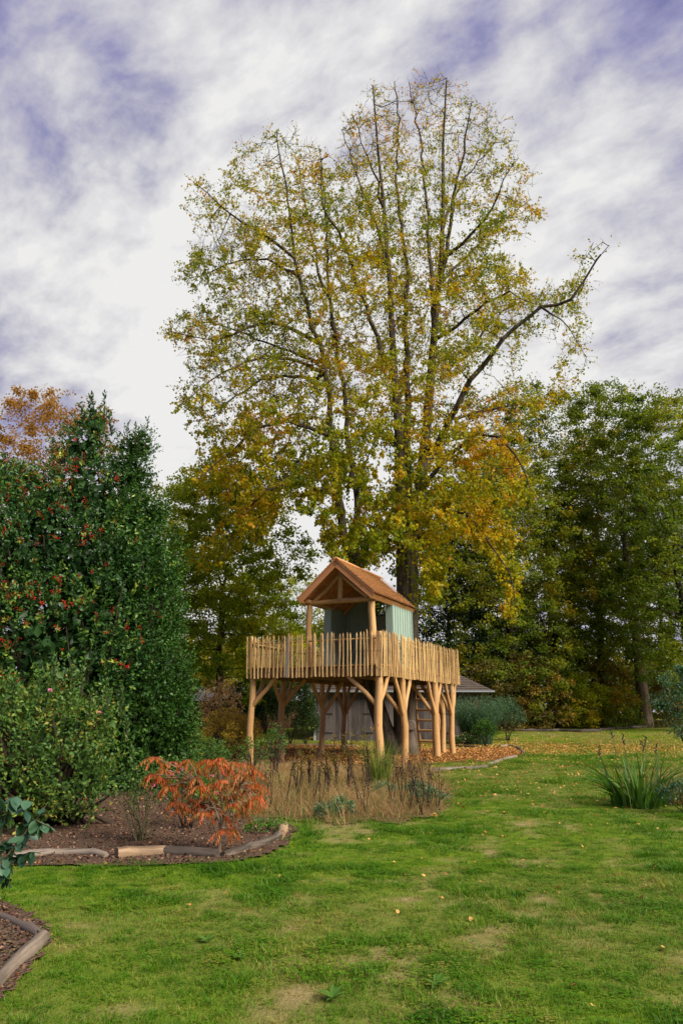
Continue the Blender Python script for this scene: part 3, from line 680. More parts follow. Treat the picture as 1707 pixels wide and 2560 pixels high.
# ladder, a thing of its own leaning at the back edge of the deck
ld = MB(); TM = Matrix.Translation((1.129, 21.163, 0)) @ Matrix.Rotation(-0.44, 4, 'Z')
for s in (1.88, .98): ld.tube([TM @ q for q in wobble(loc(s-.02, 8.85, -.03), loc(s+.0, 8.13, 2.98), 6, .012)], [.062]*7, 9, .03)
lad = empty('ladder', TM @ loc(1.4, 8.85, 0), 'rough peeled-log ladder with round rungs leaning against the back edge of the deck', 'ladder')
im = Matrix.Translation(-lad.location)
def shift(mb): mb.v = [tuple(im @ Vector(p)) for p in mb.v]; return mb
shift(ld).build('side_rails', W_LOG, lad)
for i in range(6):
    z = .42+i*.40; t = 8.85-.72*z/3.0
    shift(MB().tube([TM @ loc(1.93, t-.03, z), TM @ loc(1.43, t-.03, z+random.uniform(-.01, .01)), TM @ loc(.93, t-.03, z)], .048, 9, .05)).build('rung', W_LOG, lad)
# ================================================================== TIMBER GARAGE behind
GR_ = empty('timber_garage', (3.3, 39, 0), 'weathered grey plank garage with double doors and brown tiled roof behind the tree house', 'garage')
gz0 = tz(3.3, 39)
def gb(lo, hi): return MB().box((lo[0]-3.3, lo[1]-39, lo[2]), (hi[0]-3.3, hi[1]-39, hi[2]))
gw = MB()
for lo, hi in (((-1.4, 39.1, -.1), (-1.25, 45, 2.75)), ((6.35, 39.1, -.1), (7.5, 45, 2.75)), ((-1.25, 44.8, -.1), (6.35, 45, 2.75)), ((-1.25, 39.16, -.1), (6.35, 39.3, 2.9))):
    gw.box((lo[0]-3.3, lo[1]-39, lo[2]), (hi[0]-3.3, hi[1]-39, hi[2]))
gwo = gw.build('wall', W_SHED2, GR_)
for i in range(16): gb((6.36, 39.06, .02+i*.17), (7.52, 39.10, .02+i*.17+.16)).build('weatherboard', W_SHED2, gwo)
for i in range(2): gb((-1.40, 39.0+.03*i, 2.72+i*.16), (6.3, 39.05+.03*i, 2.86+i*.16)).build('weatherboard', W_SHED2, gwo)
x = -.98
for (a, b, hs) in ((-.98, .35, -1), (.37, 1.69, 1), (1.95, 3.9, -1), (3.93, 5.9, 1)):
    do = gb((a, 39.05, .07), (b, 39.07, 2.68)).build('door', W_SHED, GR_)
    n_ = int((b-a)/.15); w_ = (b-a)/n_
    for i in range(n_): gb((a+i*w_+.004, 39.02+random.uniform(0, .006), .06), (a+(i+1)*w_-.004, 39.048, 2.70)).build('plank', W_SHED, do)
    for z in (.45, 1.42):
        xx = (a+.02, a+.50) if hs < 0 else (b-.50, b-.02)
        gb((xx[0], 39.0, z), (xx[1], 39.018, z+.06)).build('hinge', M_METAL, do)
for a, b in ((-1.42, -.99), (1.70, 1.94), (5.91, 6.35)):
    n_ = max(1, int((b-a)/.14)); w_ = (b-a)/n_
    for i in range(n_): gb((a+i*w_+.003, 39.03, .05), (a+(i+1)*w_-.003, 39.09, 2.72)).build('plank', W_SHED, gwo)
for x in (-1.47, 6.0): gb((x, 38.96, .04), (x+.13, 38.998, .35)).build('post_foot', M_CONC, GR_)
gb((-1.46, 38.97, .35), (-1.36, 39.0, 2.7)).build('corner_post', M_ZINC, GR_)
# hipped roof, courses of tiles on the front and right slopes
rx0, rx1, ry0, ry1, ez, rz_ = -1.9, 8.1, 38.6, 45.6, 2.62, 4.7
mid = (ry0+ry1)/2; hip = mid-ry0
base = [Vector(p)-Vector((3.3, 39, 0)) for p in ((rx0, ry0, ez), (rx1, ry0, ez), (rx1, ry1, ez), (rx0, ry1, ez), (rx0+1.5, mid, rz_), (rx1-hip, mid, rz_))]
rm = MB(); rm.add(base, [(0, 1, 5, 4), (1, 2, 5), (2, 3, 4, 5), (3, 0, 4), (3, 2, 1, 0)], base); gro = rm.build('roof', M_TILE, GR_)
tm_ = MB(); nc = 20
for (a, b, c_, d_) in ((base[0], base[1], base[5], base[4]), (base[1], base[2], base[5], base[5])):
    nrm_ = (b-a).cross(d_-a).normalized()
    for i in range(nc):
        p, q = a.lerp(d_, i/nc), b.lerp(c_, i/nc); p2, q2 = a.lerp(d_, (i+1.25)/nc), b.lerp(c_, (i+1.25)/nc); n_ = max(1, int((q-p).length/.24))
        for j in range(n_):
            u0, u1 = (j+.04)/n_, (j+.96)/n_; h = random.uniform(.045, .065)
            V = [p.lerp(q, u0)+nrm_*h, p.lerp(q, u1)+nrm_*h, p2.lerp(q2, u1)+nrm_*.02, p2.lerp(q2, u0)+nrm_*.02, p.lerp(q, u0)+nrm_*(h-.03), p.lerp(q, u1)+nrm_*(h-.03)]
            tm_.add(V, [(0, 1, 2, 3), (4, 5, 1, 0)], V)
to = tm_.build('roof_tiles', M_TILE, gro); to['kind'] = 'stuff'
gt_ = MB(); gt_.tube([base[0]+Vector((0, -.05, -.03)), base[1]+Vector((.05, -.05, -.03))], .06, 8); gt_.tube([Vector((6.42-3.3, 38.95-39, .1)), Vector((6.42-3.3, 38.95-39, 2.35)), base[0]*0+Vector((6.5-3.3, 38.6-39, 2.58))], .04, 8)
gt_.build('gutter', M_ZINC, GR_)
# pale roof of an outbuilding beyond the hedge
OB = empty('low_outbuilding', (-6.2, 47, 0), 'low outbuilding with a pale grey slate roof beyond the dark hedge', 'building')
o1 = MB().box((-3.5, .3, 0), (3.3, 5, 2.35)).build('wall', W_SHED2, OB)
o2 = MB(); o2.add([(-3.9, 0, 2.25), (3.7, 0, 2.25), (3.7, 2.6, 3.2), (-3.9, 2.6, 3.2), (3.7, 5.3, 2.25), (-3.9, 5.3, 2.25)], [(0, 1, 2, 3), (3, 2, 4, 5), (0, 5, 4, 1)], [(0, 0, 0)]*6); o2.build('roof', M_SLATE, OB)
# ================================================================== EDGING LOGS
def elog(pts, r, label, mat=W_OLD, group='logs edging the beds', wob=.14, rise=.58):
    r *= .78 if 'beds' not in group else .86
    P_ = [G(*p) for p in pts]; P_ = [Vector((p.x, p.y, p.z+r*rise)) for p in P_]; q = []
    for a, b in zip(P_, P_[1:]):
        k = max(2, int((b-a).length/.16))
        q += [a+(b-a)*i/k for i in range(k)]
    q.append(P_[-1]); o0 = P_[0]
    q = [p-o0+Vector((0, random.uniform(-.25, .25)*r, random.uniform(-.12, .12)*r)) for p in q]
    rr = [r*random.uniform(.82, 1.14)*(1 if 0 < i < len(q)-1 else .9) for i in range(len(q))]
    b_ = MB().tube(q, rr, 11, wob); o = b_.build('edging_log', mat, None, o0); return tag(o, label, 'log', group)
elog([(20, 2152), (120, 2140), (200, 2138), (264, 2146)], .058, 'thin grey log edging the rose bed, nearest the dark-leaved shrub', W_OLD2)
elog([(291, 2146), (345, 2142), (415, 2138)], .085, 'pale stripped log with a broken end on the edge of the mulch bed', W_PALELOG)
elog([(412, 2139), (480, 2143), (545, 2146)], .078, 'dark blackened log lying against the foot of the red-leaved sumac', W_DRKLOG)
elog([(557, 2146), (620, 2128), (672, 2110), (695, 2098)], .065, 'silver-grey log curving away from the sumac to the bed corner', W_OLD)
elog([(704, 2098), (711, 2072)], .07, 'short brown log stub closing the corner of the mulch bed', W_PALELOG, rise=.9)
elog([(0, 2300), (50, 2322), (98, 2345)], .044, 'dark cracked log at the back of the small corner bed', W_DRKLOG)
elog([(109, 2352), (60, 2400), (-20, 2480)], .054, 'grey weathered log along the front edge of the small corner bed', W_OLD)
for pts, lb in (([(1006, 1934), (1085, 1929), (1160, 1924)], 'pale edging log of the leafy ring, beside the dead flower heads'), ([(1162, 1925), (1190, 1923), (1218, 1919)], 'dark middle piece of the curved log edging right of the meadow'),
                ([(1220, 1916), (1232, 1911), (1262, 1900), (1291, 1893)], 'pale log of the ring edging pointing towards its right-hand bend'), ([(1308, 1886), (1300, 1876), (1290, 1870)], 'short bent log at the right-hand bend of the leafy ring'),
                ([(1288, 1868), (1268, 1866), (1248, 1867)], 'pale curved log on the far side of the ring bend'), ([(1190, 1870), (1140, 1868), (1095, 1869)], 'thin dark log behind the right legs of the tree house'),
                ([(726, 1864), (790, 1865), (892, 1868)], 'long thin log on the far side of the leafy ring, in front of the garage')):
    elog(pts, .075, lb, W_DRKLOG if 'dark' in lb else W_OLD, 'logs edging the leafy ring')
for pts, lb in (([(1285, 1828), (1340, 1828), (1400, 1828)], 'felled log at the wood edge, end nearest the garage shrubs'), ([(1398, 1828), (1450, 1828), (1500, 1828)], 'second felled log along the wood edge from the garage'),
                ([(1498, 1827), (1540, 1823), (1568, 1822)], 'third felled log along the wood edge, thick and dark'), ([(1565, 1821), (1620, 1819), (1690, 1816)], 'right-hand felled log of the line along the wood edge')):
    elog(pts, .12, lb, W_DRKLOG, 'felled logs along the wood edge')
# ================================================================== TREES
AUT = [(0, lin(.09, .17, .006)), (.28, lin(.20, .26, .006)), (.52, lin(.34, .32, .006)), (.74, lin(.55, .38, .010)), (.9, lin(.58, .26, .016)), (1, lin(.42, .14, .014))]
M_LIND = m_leaf('linden_leaf', AUT, .5)
M_OAK = m_leaf('oak_leaf', [(0, lin(.06, .12, .012)), (.4, lin(.14, .20, .018)), (.65, lin(.24, .26, .018)), (.85, lin(.38, .26, .015)), (1, lin(.40, .17, .015))], .58)
M_LOAK = m_leaf('light_oak_leaf', [(0, lin(.09, .16, .010)), (.4, lin(.20, .27, .012)), (.7, lin(.38, .39, .012)), (.88, lin(.58, .45, .02)), (1, lin(.58, .30, .03))], .6)
M_ORNG = m_leaf('orange_leaf', [(0, lin(.22, .14, .03)), (.5, lin(.40, .215, .05)), (1, lin(.48, .30, .07))], .5)
M_YEL = m_leaf('yellow_leaf', [(0, lin(.12, .13, .012)), (.5, lin(.34, .27, .015)), (1, lin(.55, .36, .02))], .45)
M_DARK = m_leaf('dark_evergreen_leaf', [(0, lin(.012, .032, .008)), (.6, lin(.035, .075, .015)), (1, lin(.07, .12, .02))], .12, .4, .4)
M_BROWNISH = m_leaf('browning_leaf', [(0, lin(.05, .06, .012)), (.5, lin(.14, .11, .02)), (.8, lin(.30, .20, .025)), (1, lin(.44, .28, .03))], .35)
M_HOLLY = m_leaf('holly_leaf', [(0, lin(.012, .036, .012)), (.5, lin(.030, .085, .018)), (.75, lin(.065, .15, .02)), (.92, lin(.17, .26, .03)), (1, lin(.42, .42, .06))], .12, .45, .3)
M_BUSH = m_leaf('glossy_bush_leaf', [(0, lin(.014, .042, .008)), (.6, lin(.035, .10, .012)), (.9, lin(.08, .18, .02)), (1, lin(.18, .32, .02))], .18, .5, .25)
M_ROSE = m_leaf('rose_leaf', [(0, lin(.035, .085, .02)), (.5, lin(.075, .16, .03)), (.8, lin(.14, .24, .04)), (.95, lin(.28, .31, .05)), (1, lin(.38, .24, .05))], .3, .5)
M_BERRY = m_flat('red_berry', lin(.42, .012, .010), .25, 0, .3, 40)
M_PINK = m_flat('pink_petal', lin(.62, .20, .33), .6, 0, .2, 30)
M_SUMAC = m_leaf('red_sumac_leaf', [(0, lin(.12, .13, .02)), (.35, lin(.27, .13, .02)), (.6, lin(.50, .085, .02)), (.8, lin(.54, .14, .025)), (1, lin(.50, .24, .05))], .4, .5)
def set_tree(name, label, cat, group, base): return empty(name, base, label, cat, group)
def foliage_tree(name, label, base, H, R, cz0, leafmat, barkmat, n_leaf, leaf, group=None, blobs=None, tint=(.45, .2), natt=420, lean=0.0, seed=0, trunk_r=.25, sq=.75, clump=1.0, tips=True, cat='tree', droop=0.0, trunk_to=.55, nbl=16):
    """trunk + limbs grown towards leaf clumps; crown = many small leaves round the clumps"""
    bx, by, bz = base
    if blobs is None:
        blobs = []
        for i in range(nbl):
            f = (i+.5)/nbl; z = cz0+(H-cz0)*f; prof = math.sin(math.pi*min(.97, .12+f*.86))**.6
            a = i*2.4+seed; rr = R*prof*RNG.uniform(.35, .75); br = R*RNG.uniform(.34, .54)*(.75+.4*prof)
            blobs.append((rr*math.cos(a), rr*math.sin(a)*sq, min(z, H-br*.7), br))
    B = np.array(blobs); wts = B[:, 3]**2; wts = wts/wts.sum()
    k = RNG.choice(len(B), natt, p=wts); att = B[k, :3]+rdir(natt)*B[k, 3:4]*RNG.uniform(.4, 1, (natt, 1))*[1, 1, .8]
    nt = 14; P0 = [(lean*H*(i/nt)**1.3+.06*math.sin(i*1.3+seed), .05*math.cos(i+seed), -.2+(H*trunk_to+.2)*i/nt) for i in range(nt+1)]
    par = [-1]+list(range(nt)); st = max(.4, H/32)
    P, par = grow(P0, par, att, st, st*1.3, iters=70, jit=.22)
    pre = np.array([trunk_r*(1.25 if i == 0 else 1-.55*i/nt) for i in range(nt+1)])
    r, kids = radii(P, par, .012*H/10, pre=pre)
    root = set_tree(name, label, cat, group, base)
    link('trunk', wood_mesh('trunk', P, par, r, barkmat, minr=.010, big=.09), root)
    # leaves: clusters on tips and clumps
    nc = max(60, n_leaf//22); th = int(nc*.5)
    k = RNG.choice(len(B), nc, p=wts); cen = B[k, :3]+rdir(nc, .25)*B[k, 3:4]*RNG.uniform(.45, 1.02, (nc, 1))*[1, 1, .8]
    tipn = np.where((kids == 0) & (np.arange(len(P)) > nt))[0]
    if tips and len(tipn): q = RNG.choice(tipn, th); cen[:th] = P[q]
    per = n_leaf//nc; C = np.repeat(cen, per, 0); cr = np.repeat(RNG.uniform(.5, 1.3, nc), per)*leaf*3.6*clump
    off = rdir(len(C))*(RNG.uniform(0, 1, (len(C), 1))**.6)*cr[:, None]*[1, 1, .6]; C = C+off; C[:, 2] = np.maximum(C[:, 2], .15)-droop*np.hypot(C[:, 0], C[:, 1])*0
    t = tint[0]+(fbm(C+seed*7, .40, seed, 2)-.5)*tint[1]*5+RNG.normal(0, tint[1]*.45, len(C))+np.repeat(RNG.normal(0, tint[1]*.5, nc), per)
    Nn = rdir(len(C), .8); T = np.cross(Nn, rdir(len(C))); T[:, 2] -= .25
    o = leaf_obj('crown', C, T, Nn, leaf*RNG.uniform(.7, 1.25, len(C)), leaf*.78*RNG.uniform(.7, 1.2, len(C)), np.clip(t, 0, 1), leafmat, root); o['kind'] = 'stuff'
    return root
# ---------------- the big two-stemmed linden through the deck
Y0 = 27.5
def limb_pts(lst): return [A(px, py, Y0+dy) for px, py, dy in lst]
LIMBS = [  # (photo pixels, depth offset) ; start radius, end radius
 ([(1012, 1900, 0), (1011, 1820, 0), (1010, 1750, 0), (1016, 1640, -.05), (1018, 1550, -.1), (1018, 1450, 0), (1016, 1380, 0)], .43, .46),
 ([(985, 1893, .1), (962, 1830, .1), (938, 1755, .1), (920, 1700, .1), (902, 1560, .2), (888, 1420, .3), (878, 1370, .3)], .36, .26),
 ([(1016, 1380, 0), (1004, 1340, -.1), (1000, 1200, -.2), (996, 1068, -.4), (985, 934, -.6), (978, 800, -.8), (974, 700, -1), (966, 620, -1.2), (960, 523, -1.4), (945, 380, -1.6), (932, 215, -1.8)], .33, .03),
 ([(1016, 1380, 0), (1016, 1300, .3), (1019, 1180, .7), (1019, 1068, 1.0), (1019, 934, 1.4), (1015, 800, 1.8), (1017, 700, 2.0), (1006, 606, 2.2), (989, 440, 2.5), (998, 300, 2.8), (985, 205, 3)], .26, .03),
 ([(1018, 1390, 0), (1046, 1290, .1), (1052, 1202, .1), (1066, 1068, .1), (1077, 934, .1), (1086, 820, .1), (1093, 740, 0), (1103, 647, 0), (1107, 523, -.2), (1107, 357, -.3), (1116, 195, -.5)], .36, .03),
 ([(1086, 820, .1), (1080, 700, .8), (1066, 523, 1.6), (1052, 357, 2.2), (1022, 205, 2.8)], .16, .025),
 ([(1093, 740, 0), (1122, 600, -1), (1128, 500, -1.6), (1160, 380, -2.4), (1180, 260, -3)], .15, .025),
 ([(1107, 560, -.2), (1140, 480, .8), (1185, 420, 1.6), (1240, 350, 2.4)], .10, .02),
 ([(1103, 660, 0), (1150, 610, -.9), (1232, 523, -2), (1275, 410, -3)], .12, .02),
 ([(1100, 700, 0), (1160, 650, 1), (1240, 560, 2.4), (1325, 500, 3.6)], .10, .02),
 ([(1060, 1150, .1), (1095, 1108, -.6), (1139, 1014, -1.4), (1202, 916, -2.2), (1255, 849, -2.8), (1313, 800, -3.1), (1352, 772, -3.3), (1431, 751, -3.6), (1464, 697, -3.8), (1485, 656, -3.9), (1500, 640, -4)], .20, .035),
 ([(1485, 656, -3.9), (1522, 618, -4.0), (1500, 604, -4.0), (1478, 622, -4.1)], .03, .012),
 ([(1483, 656, -3.9), (1474, 632, -3.9), (1480, 608, -3.8)], .025, .012),
 ([(1076, 934, .1), (1104, 903, 1), (1150, 880, 1.6), (1179, 867, 2), (1250, 780, 2.8), (1330, 740, 3.6)], .14, .02),
 ([(1086, 850, .1), (1116, 834, -1), (1215, 755, -2.2), (1273, 730, -3), (1330, 760, -3.6)], .12, .02),
 ([(1100, 720, 0), (1124, 701, .8), (1190, 672, 1.8), (1252, 666, 2.6), (1331, 710, 3.4)], .09, .02),
 ([(1352, 772, -3.3), (1400, 800, -3.8), (1440, 850, -4.2), (1470, 890, -4.4)], .05, .012),
 ([(1050, 1200, .1), (1121, 1050, 1.2), (1202, 1028, 2.4), (1304, 1010, 3.6), (1398, 1008, 4.6)], .14, .02),
 ([(1046, 1240, .1), (1108, 1150, -.9), (1188, 1086, -2.2), (1246, 1092, -3), (1300, 1160, -3.8), (1340, 1250, -4.4)], .14, .018),
 ([(1040, 1310, 0), (1068, 1273, -.6), (1157, 1282, -1.8), (1202, 1318, -2.5), (1237, 1376, -3), (1264, 1425, -3.4), (1290, 1510, -3.7)], .11, .016),
 ([(1030, 1330, 0), (1060, 1240, 1.4), (1120, 1200, 2.6), (1190, 1230, 3.8), (1240, 1300, 4.6)], .10, .018),
 ([(1024, 1370, 0), (1060, 1330, -1.2), (1095, 1350, -2.0), (1110, 1420, -2.5)], .07, .014),
 ([(878, 1370, .3), (859, 1340, .3), (840, 1183, .2), (825, 1030, 0), (813, 896, -.2), (783, 819, -.4), (767, 781, -.5), (737, 647, -.7), (721, 533, -.9), (714, 440, -1.1), (690, 330, -1.2)], .24, .025),
 ([(884, 1395, .3), (896, 1340, .5), (886, 1221, .8), (867, 1106, 1.1), (862, 991, 1.4), (836, 838, 1.8), (820, 740, 2.0), (798, 686, 2.1), (783, 609, 2.3), (767, 533, 2.6), (740, 400, 3)], .20, .022),
 ([(836, 838, 1.8), (821, 724, 1.2), (817, 609, .7), (812, 494, .3), (800, 370, 0)], .12, .02),
 ([(985, 934, -.6), (951, 877, -1.2), (917, 762, -1.8), (878, 667, -2.2), (859, 609, -2.4), (806, 520, -2.8), (800, 400, -3)], .15, .02),
 ([(974, 700, -1), (940, 560, -.4), (897, 456, .2), (850, 320, .8)], .10, .02),
 ([(960, 523, -1.4), (930, 420, -2.2), (880, 290, -3)], .07, .018),
 ([(729, 647, -.7), (668, 590, -1.6), (610, 556, -2.4), (553, 517, -3), (485, 455, -3.4)], .10, .016),
 ([(745, 690, -.6), (668, 647, .6), (591, 651, 1.6), (515, 686, 2.4), (450, 700, 3)], .09, .016),
 ([(783, 850, -.3), (706, 811, -1.6), (649, 804, -2.6), (591, 838, -3.2), (520, 850, -3.6), (430, 830, -4)], .12, .018),
 ([(802, 911, -.2), (744, 884, 1), (668, 857, 2.4), (618, 836, 3), (540, 810, 3.8), (450, 790, 4.4)], .11, .016),
 ([(806, 930, -.2), (744, 903, -1.4), (668, 888, -2.8), (591, 915, -3.8), (500, 970, -4.4), (450, 1020, -4.8)], .11, .016),
 ([(813, 945, -.1), (714, 942, 1.4), (649, 949, 2.4), (591, 991, 3.2), (534, 1037, 3.8), (460, 1060, 4.4)], .11, .016),
 ([(826, 1095, .1), (775, 1068, -1), (725, 1053, -1.9), (649, 1068, -3), (591, 1114, -3.8), (540, 1160, -4.3), (500, 1200, -4.6)], .13, .018),
 ([(832, 1163, .2), (783, 1160, .9), (725, 1150, 1.8), (660, 1180, 2.8), (600, 1240, 3.6)], .09, .016),
 ([(843, 1230, .2), (783, 1221, -.8), (725, 1206, -1.6), (668, 1225, -2.4), (614, 1271, -3), (585, 1336, -3.4), (550, 1400, -3.8)], .12, .018),
 ([(1018, 1375, 0), (960, 1340, -.6), (915, 1330, -1.2), (880, 1350, -1.6)], .08, .014),
 ([(890, 1250, .6), (930, 1120, -.2), (950, 1040, -1)], .08, .014),
]
NP, NPar, NR = [], [], []
for li_, (pts, ra, rb_) in enumerate(LIMBS):
    NR_BASE = li_ < 2
    W_ = limb_pts(pts); seg = sum((b-a).length for a, b in zip(W_, W_[1:])); acc = 0; st = None
    if NP:
        D = np.linalg.norm(np.array(NP)-np.array(W_[0]), axis=1); j = int(D.argmin()); st = j if D[j] < 2.5 else None
    prev = st if st is not None else -1
    for a, b in zip(W_, W_[1:]):
        L = (b-a).length; k = max(1, int(L/.5))
        for i in range(k+1 if a is W_[0] and st is None else k):
            f = (i if a is W_[0] and st is None else i+1)/k; q = a.lerp(b, f); fr = (acc+L*f)/seg
            jj = .0 if ra > .3 else .05
            NP.append((q.x+random.gauss(0, jj), q.y+random.gauss(0, jj), q.z)); NPar.append(prev); prev = len(NP)-1
            NR.append((ra+(rb_-ra)*fr) if NR_BASE else (ra*.88+(rb_*.95-ra*.88)*fr**.68))
        acc += L
for i in range(len(NR)):      # root flare
    if NP[i][2] < 1.2 and NR[i] > .3: NR[i] *= 1+.30*max(0, .9-NP[i][2])
CROWN = [(985, 215), (1060, 190), (1175, 188), (1195, 250), (1250, 275), (1320, 380), (1345, 470), (1338, 600), (1290, 650), (1340, 690), (1400, 705), (1450, 660), (1490, 680), (1470, 760), (1480, 830), (1465, 905), (1400, 895), (1375, 850), (1310, 850), (1300, 930), (1260, 965), (1330, 975), (1400, 965), (1400, 1040), (1330, 1060), (1370, 1150), (1345, 1230), (1290, 1280), (1320, 1370), (1325, 1480), (1300, 1560), (1260, 1540), (1240, 1440), (1200, 1370), (1150, 1320), (1120, 1370), (1110, 1480), (1070, 1500), (1040, 1380), (960, 1395), (915, 1420), (830, 1390), (780, 1330), (790, 1250), (730, 1270), (690, 1330), (600, 1400), (480, 1450), (470, 1380), (560, 1270), (600, 1210), (520, 1240), (470, 1180), (500, 1080), (510, 1030), (440, 1035), (430, 950), (470, 900), (408, 850), (408, 800), (520, 750), (440, 710), (440, 660), (520, 600), (455, 540), (468, 465), (540, 440), (590, 370), (650, 320), (740, 305), (785, 345), (822, 430), (845, 350), (862, 260), (905, 200)]
HOLES = [[(840, 1230), (925, 1230), (930, 1370), (840, 1370)], [(790, 1000), (880, 1000), (880, 1100), (800, 1100)], [(690, 1260), (800, 1170), (820, 1250), (790, 1330), (730, 1330)], [(905, 1130), (975, 1100), (985, 1200), (930, 1230)], [(560, 960), (650, 900), (640, 940), (590, 985)], [(1240, 600), (1330, 560), (1320, 640), (1250, 650)], [(1180, 905), (1290, 850), (1260, 960), (1190, 1000)], [(1125, 560), (1190, 540), (1170, 640), (1120, 640)], [(640, 1120), (720, 1090), (700, 1150)], [(930, 1010), (980, 960), (980, 1060)]]
def crown_samples(n_, core=1.0):
    px = RNG.uniform(400, 1490, n_*6); py = RNG.uniform(185, 1565, n_*6); k = inpoly(px, py, CROWN)
    for h in HOLES: k &= ~(inpoly(px, py, h) & (RNG.random(len(px)) < .85))
    px, py = px[k], py[k]
    cx = 900+0*py; hw = np.interp(py, [185, 400, 800, 1000, 1300, 1560], [230, 400, 500, 480, 430, 300]); cx = np.interp(py, [185, 500, 1000, 1300, 1500], [1040, 920, 900, 900, 980])
    q = np.clip(1-((px-cx)/hw)**2, .02, 1)**.5; thk = np.interp(py, [185, 300, 600, 900, 1300, 1560], [2.2, 3.6, 5.4, 6.2, 5.6, 4.2])*np.maximum(q, .45)
    k = RNG.random(len(px)) < thk/6.2; px, py, thk = px[k][:n_], py[k][:n_], thk[k][:n_]
    Y = Y0+RNG.uniform(-1, 1, len(px))*thk
    a = (px-853.5)/F; b = (1280-py)/F; ry = math.cos(PITCH)-b*math.sin(PITCH); rz = math.sin(PITCH)+b*math.cos(PITCH); kk = Y/ry
    return np.stack([a*kk, Y, EYE+rz*kk], 1), px, py
att, _, _ = crown_samples(9500)
np_pre = len(NP)
P, par = grow(NP, NPar, att, .36, .46, infl=6, iters=110, jit=.2, trop=(0, 0, .03))
r, kids = radii(P, par, .0075, e=2.25, pre=np.array(NR))
LT = empty('linden_tree', (2.6, 27.5, 0), 'tall two-stemmed linden with thinning yellow-green autumn crown growing up through the tree house deck', 'tree')
org = np.array(LT.location)
link('trunk', wood_mesh('trunk', P, par, r, B_LINDEN, minr=.06, org=org, big=.03), LT).data.polygons
bro = link('branches', wood_mesh('branches', P, par, r, B_TWIG, minr=0, org=org, big=.03, maxr=.06), LT)
# twigs and leaves
fin = np.where((r < .035) & (np.arange(len(P)) > 5))[0]
reps = 3; src = np.repeat(fin, reps); D0 = nrm(P[src]-P[par[src]]+1e-6)
px_, py_ = PX(P[src]); top = sm(py_, 620, 230); low = sm(py_, 900, 1350)
dr = nrm(D0*.55+rdir(len(src))*.8+np.stack([0*top, 0*top, .5*top-.45*low], 1)); tl = RNG.uniform(.25, .62, len(src))*(1-.15*low)
st0 = P[src]+(P[par[src]]-P[src])*RNG.uniform(0, 1, (len(src), 1)); en = st0+dr*tl[:, None]
tw = RNG.random(len(src)) < .55
V, Fq = sticks(st0[tw], en[tw], .0075, .0035, 3)
two = link('twigs', npmesh('twigs', V, Fq, B_TWIG, smooth=True, org=org), LT); two['kind'] = 'stuff'
edge = sm(px_, 1400, 1480)
nl = np.clip(RNG.poisson(np.clip(5.6*(1-.80*top)*(1+.55*low)*(1-.86*edge)*(.10+2.0*sm(fbm(P[src], .8, 88, 2), .40, .60)), .3, 20)), 0, 20)
s2 = np.repeat(np.arange(len(src)), nl); f = RNG.uniform(.15, 1.08, (len(s2), 1)); C = st0[s2]+(en[s2]-st0[s2])*f+rdir(len(s2))*RNG.uniform(.02, .11, (len(s2), 1))
Nn = rdir(len(C), .7); T = np.cross(Nn, rdir(len(C))); T[:, 2] -= .7
lx, ly = PX(C)
orange = fbm(C, .33, 5, 3); mottle = fbm(C, 1.3, 15, 2)
t = .50+(orange-.5)*.8+(mottle-.5)*.7+RNG.normal(0, .11, len(C))+.10*sm(ly, 500, 250)+.22*sm(np.hypot((lx-1240)/130, (ly-1150)/260), 1, .2)-.14*sm(np.abs(lx-880), 260, 60)*sm(ly, 950, 1200)
sz = (.094+.030*low[s2])*RNG.uniform(.7, 1.25, len(C))
lo_ = leaf_obj('crown', C, T, Nn, sz, sz*.92, np.clip(t, 0, 1), M_LIND, LT, org=org); lo_['kind'] = 'stuff'
print('linden nodes', len(P), 'leaves', len(C))
# leafy shoots low on the stems
cn = []
for (px, py, dy, k) in ((915, 1385, -.4, 110), (1000, 1395, -.5, 160), (1075, 1440, -.8, 240), (1060, 1500, -.9, 160), (1110, 1380, -1.2, 220), (980, 1300, -.6, 220), (1040, 1270, -.8, 260), (905, 1290, -.6, 90), (1005, 1200, -.6, 180), (960, 1250, 0, 200), (1100, 1300, -1, 260), (935, 1350, -.6, 200)):
    c_ = A(px, py, Y0+dy); cn.append(np.array(c_)+RNG.normal(0, 1, (k, 3))*[.42, .4, .45])
C = np.concatenate(cn); Nn = rdir(len(C), .5); T = np.cross(Nn, rdir(len(C))); T[:, 2] -= .8; sz = RNG.uniform(.09, .15, len(C))
o = leaf_obj('trunk_shoots', C, T, Nn, sz, sz*.92, np.clip(.38+(fbm(C, .8, 9, 2)-.5)*1.1+RNG.normal(0, .13, len(C)), 0, 1), M_LIND, LT, org=org); o['kind'] = 'stuff'
sc_ = MB(); c0 = A(1026, 1813, Y0-.46)-Vector(LT.location)
sc_.tube([c0+Vector((.0, .22, -.03)), c0, c0+Vector((0, -.05, 0))], [.22, .20, .16], 14, .05, flat=1.0)
sc_.build('branch_scar', m_wood('pale_cut_wood', lin(.27, .22, .17), lin(.15, .12, .09), sc=10, knots=False), LT)
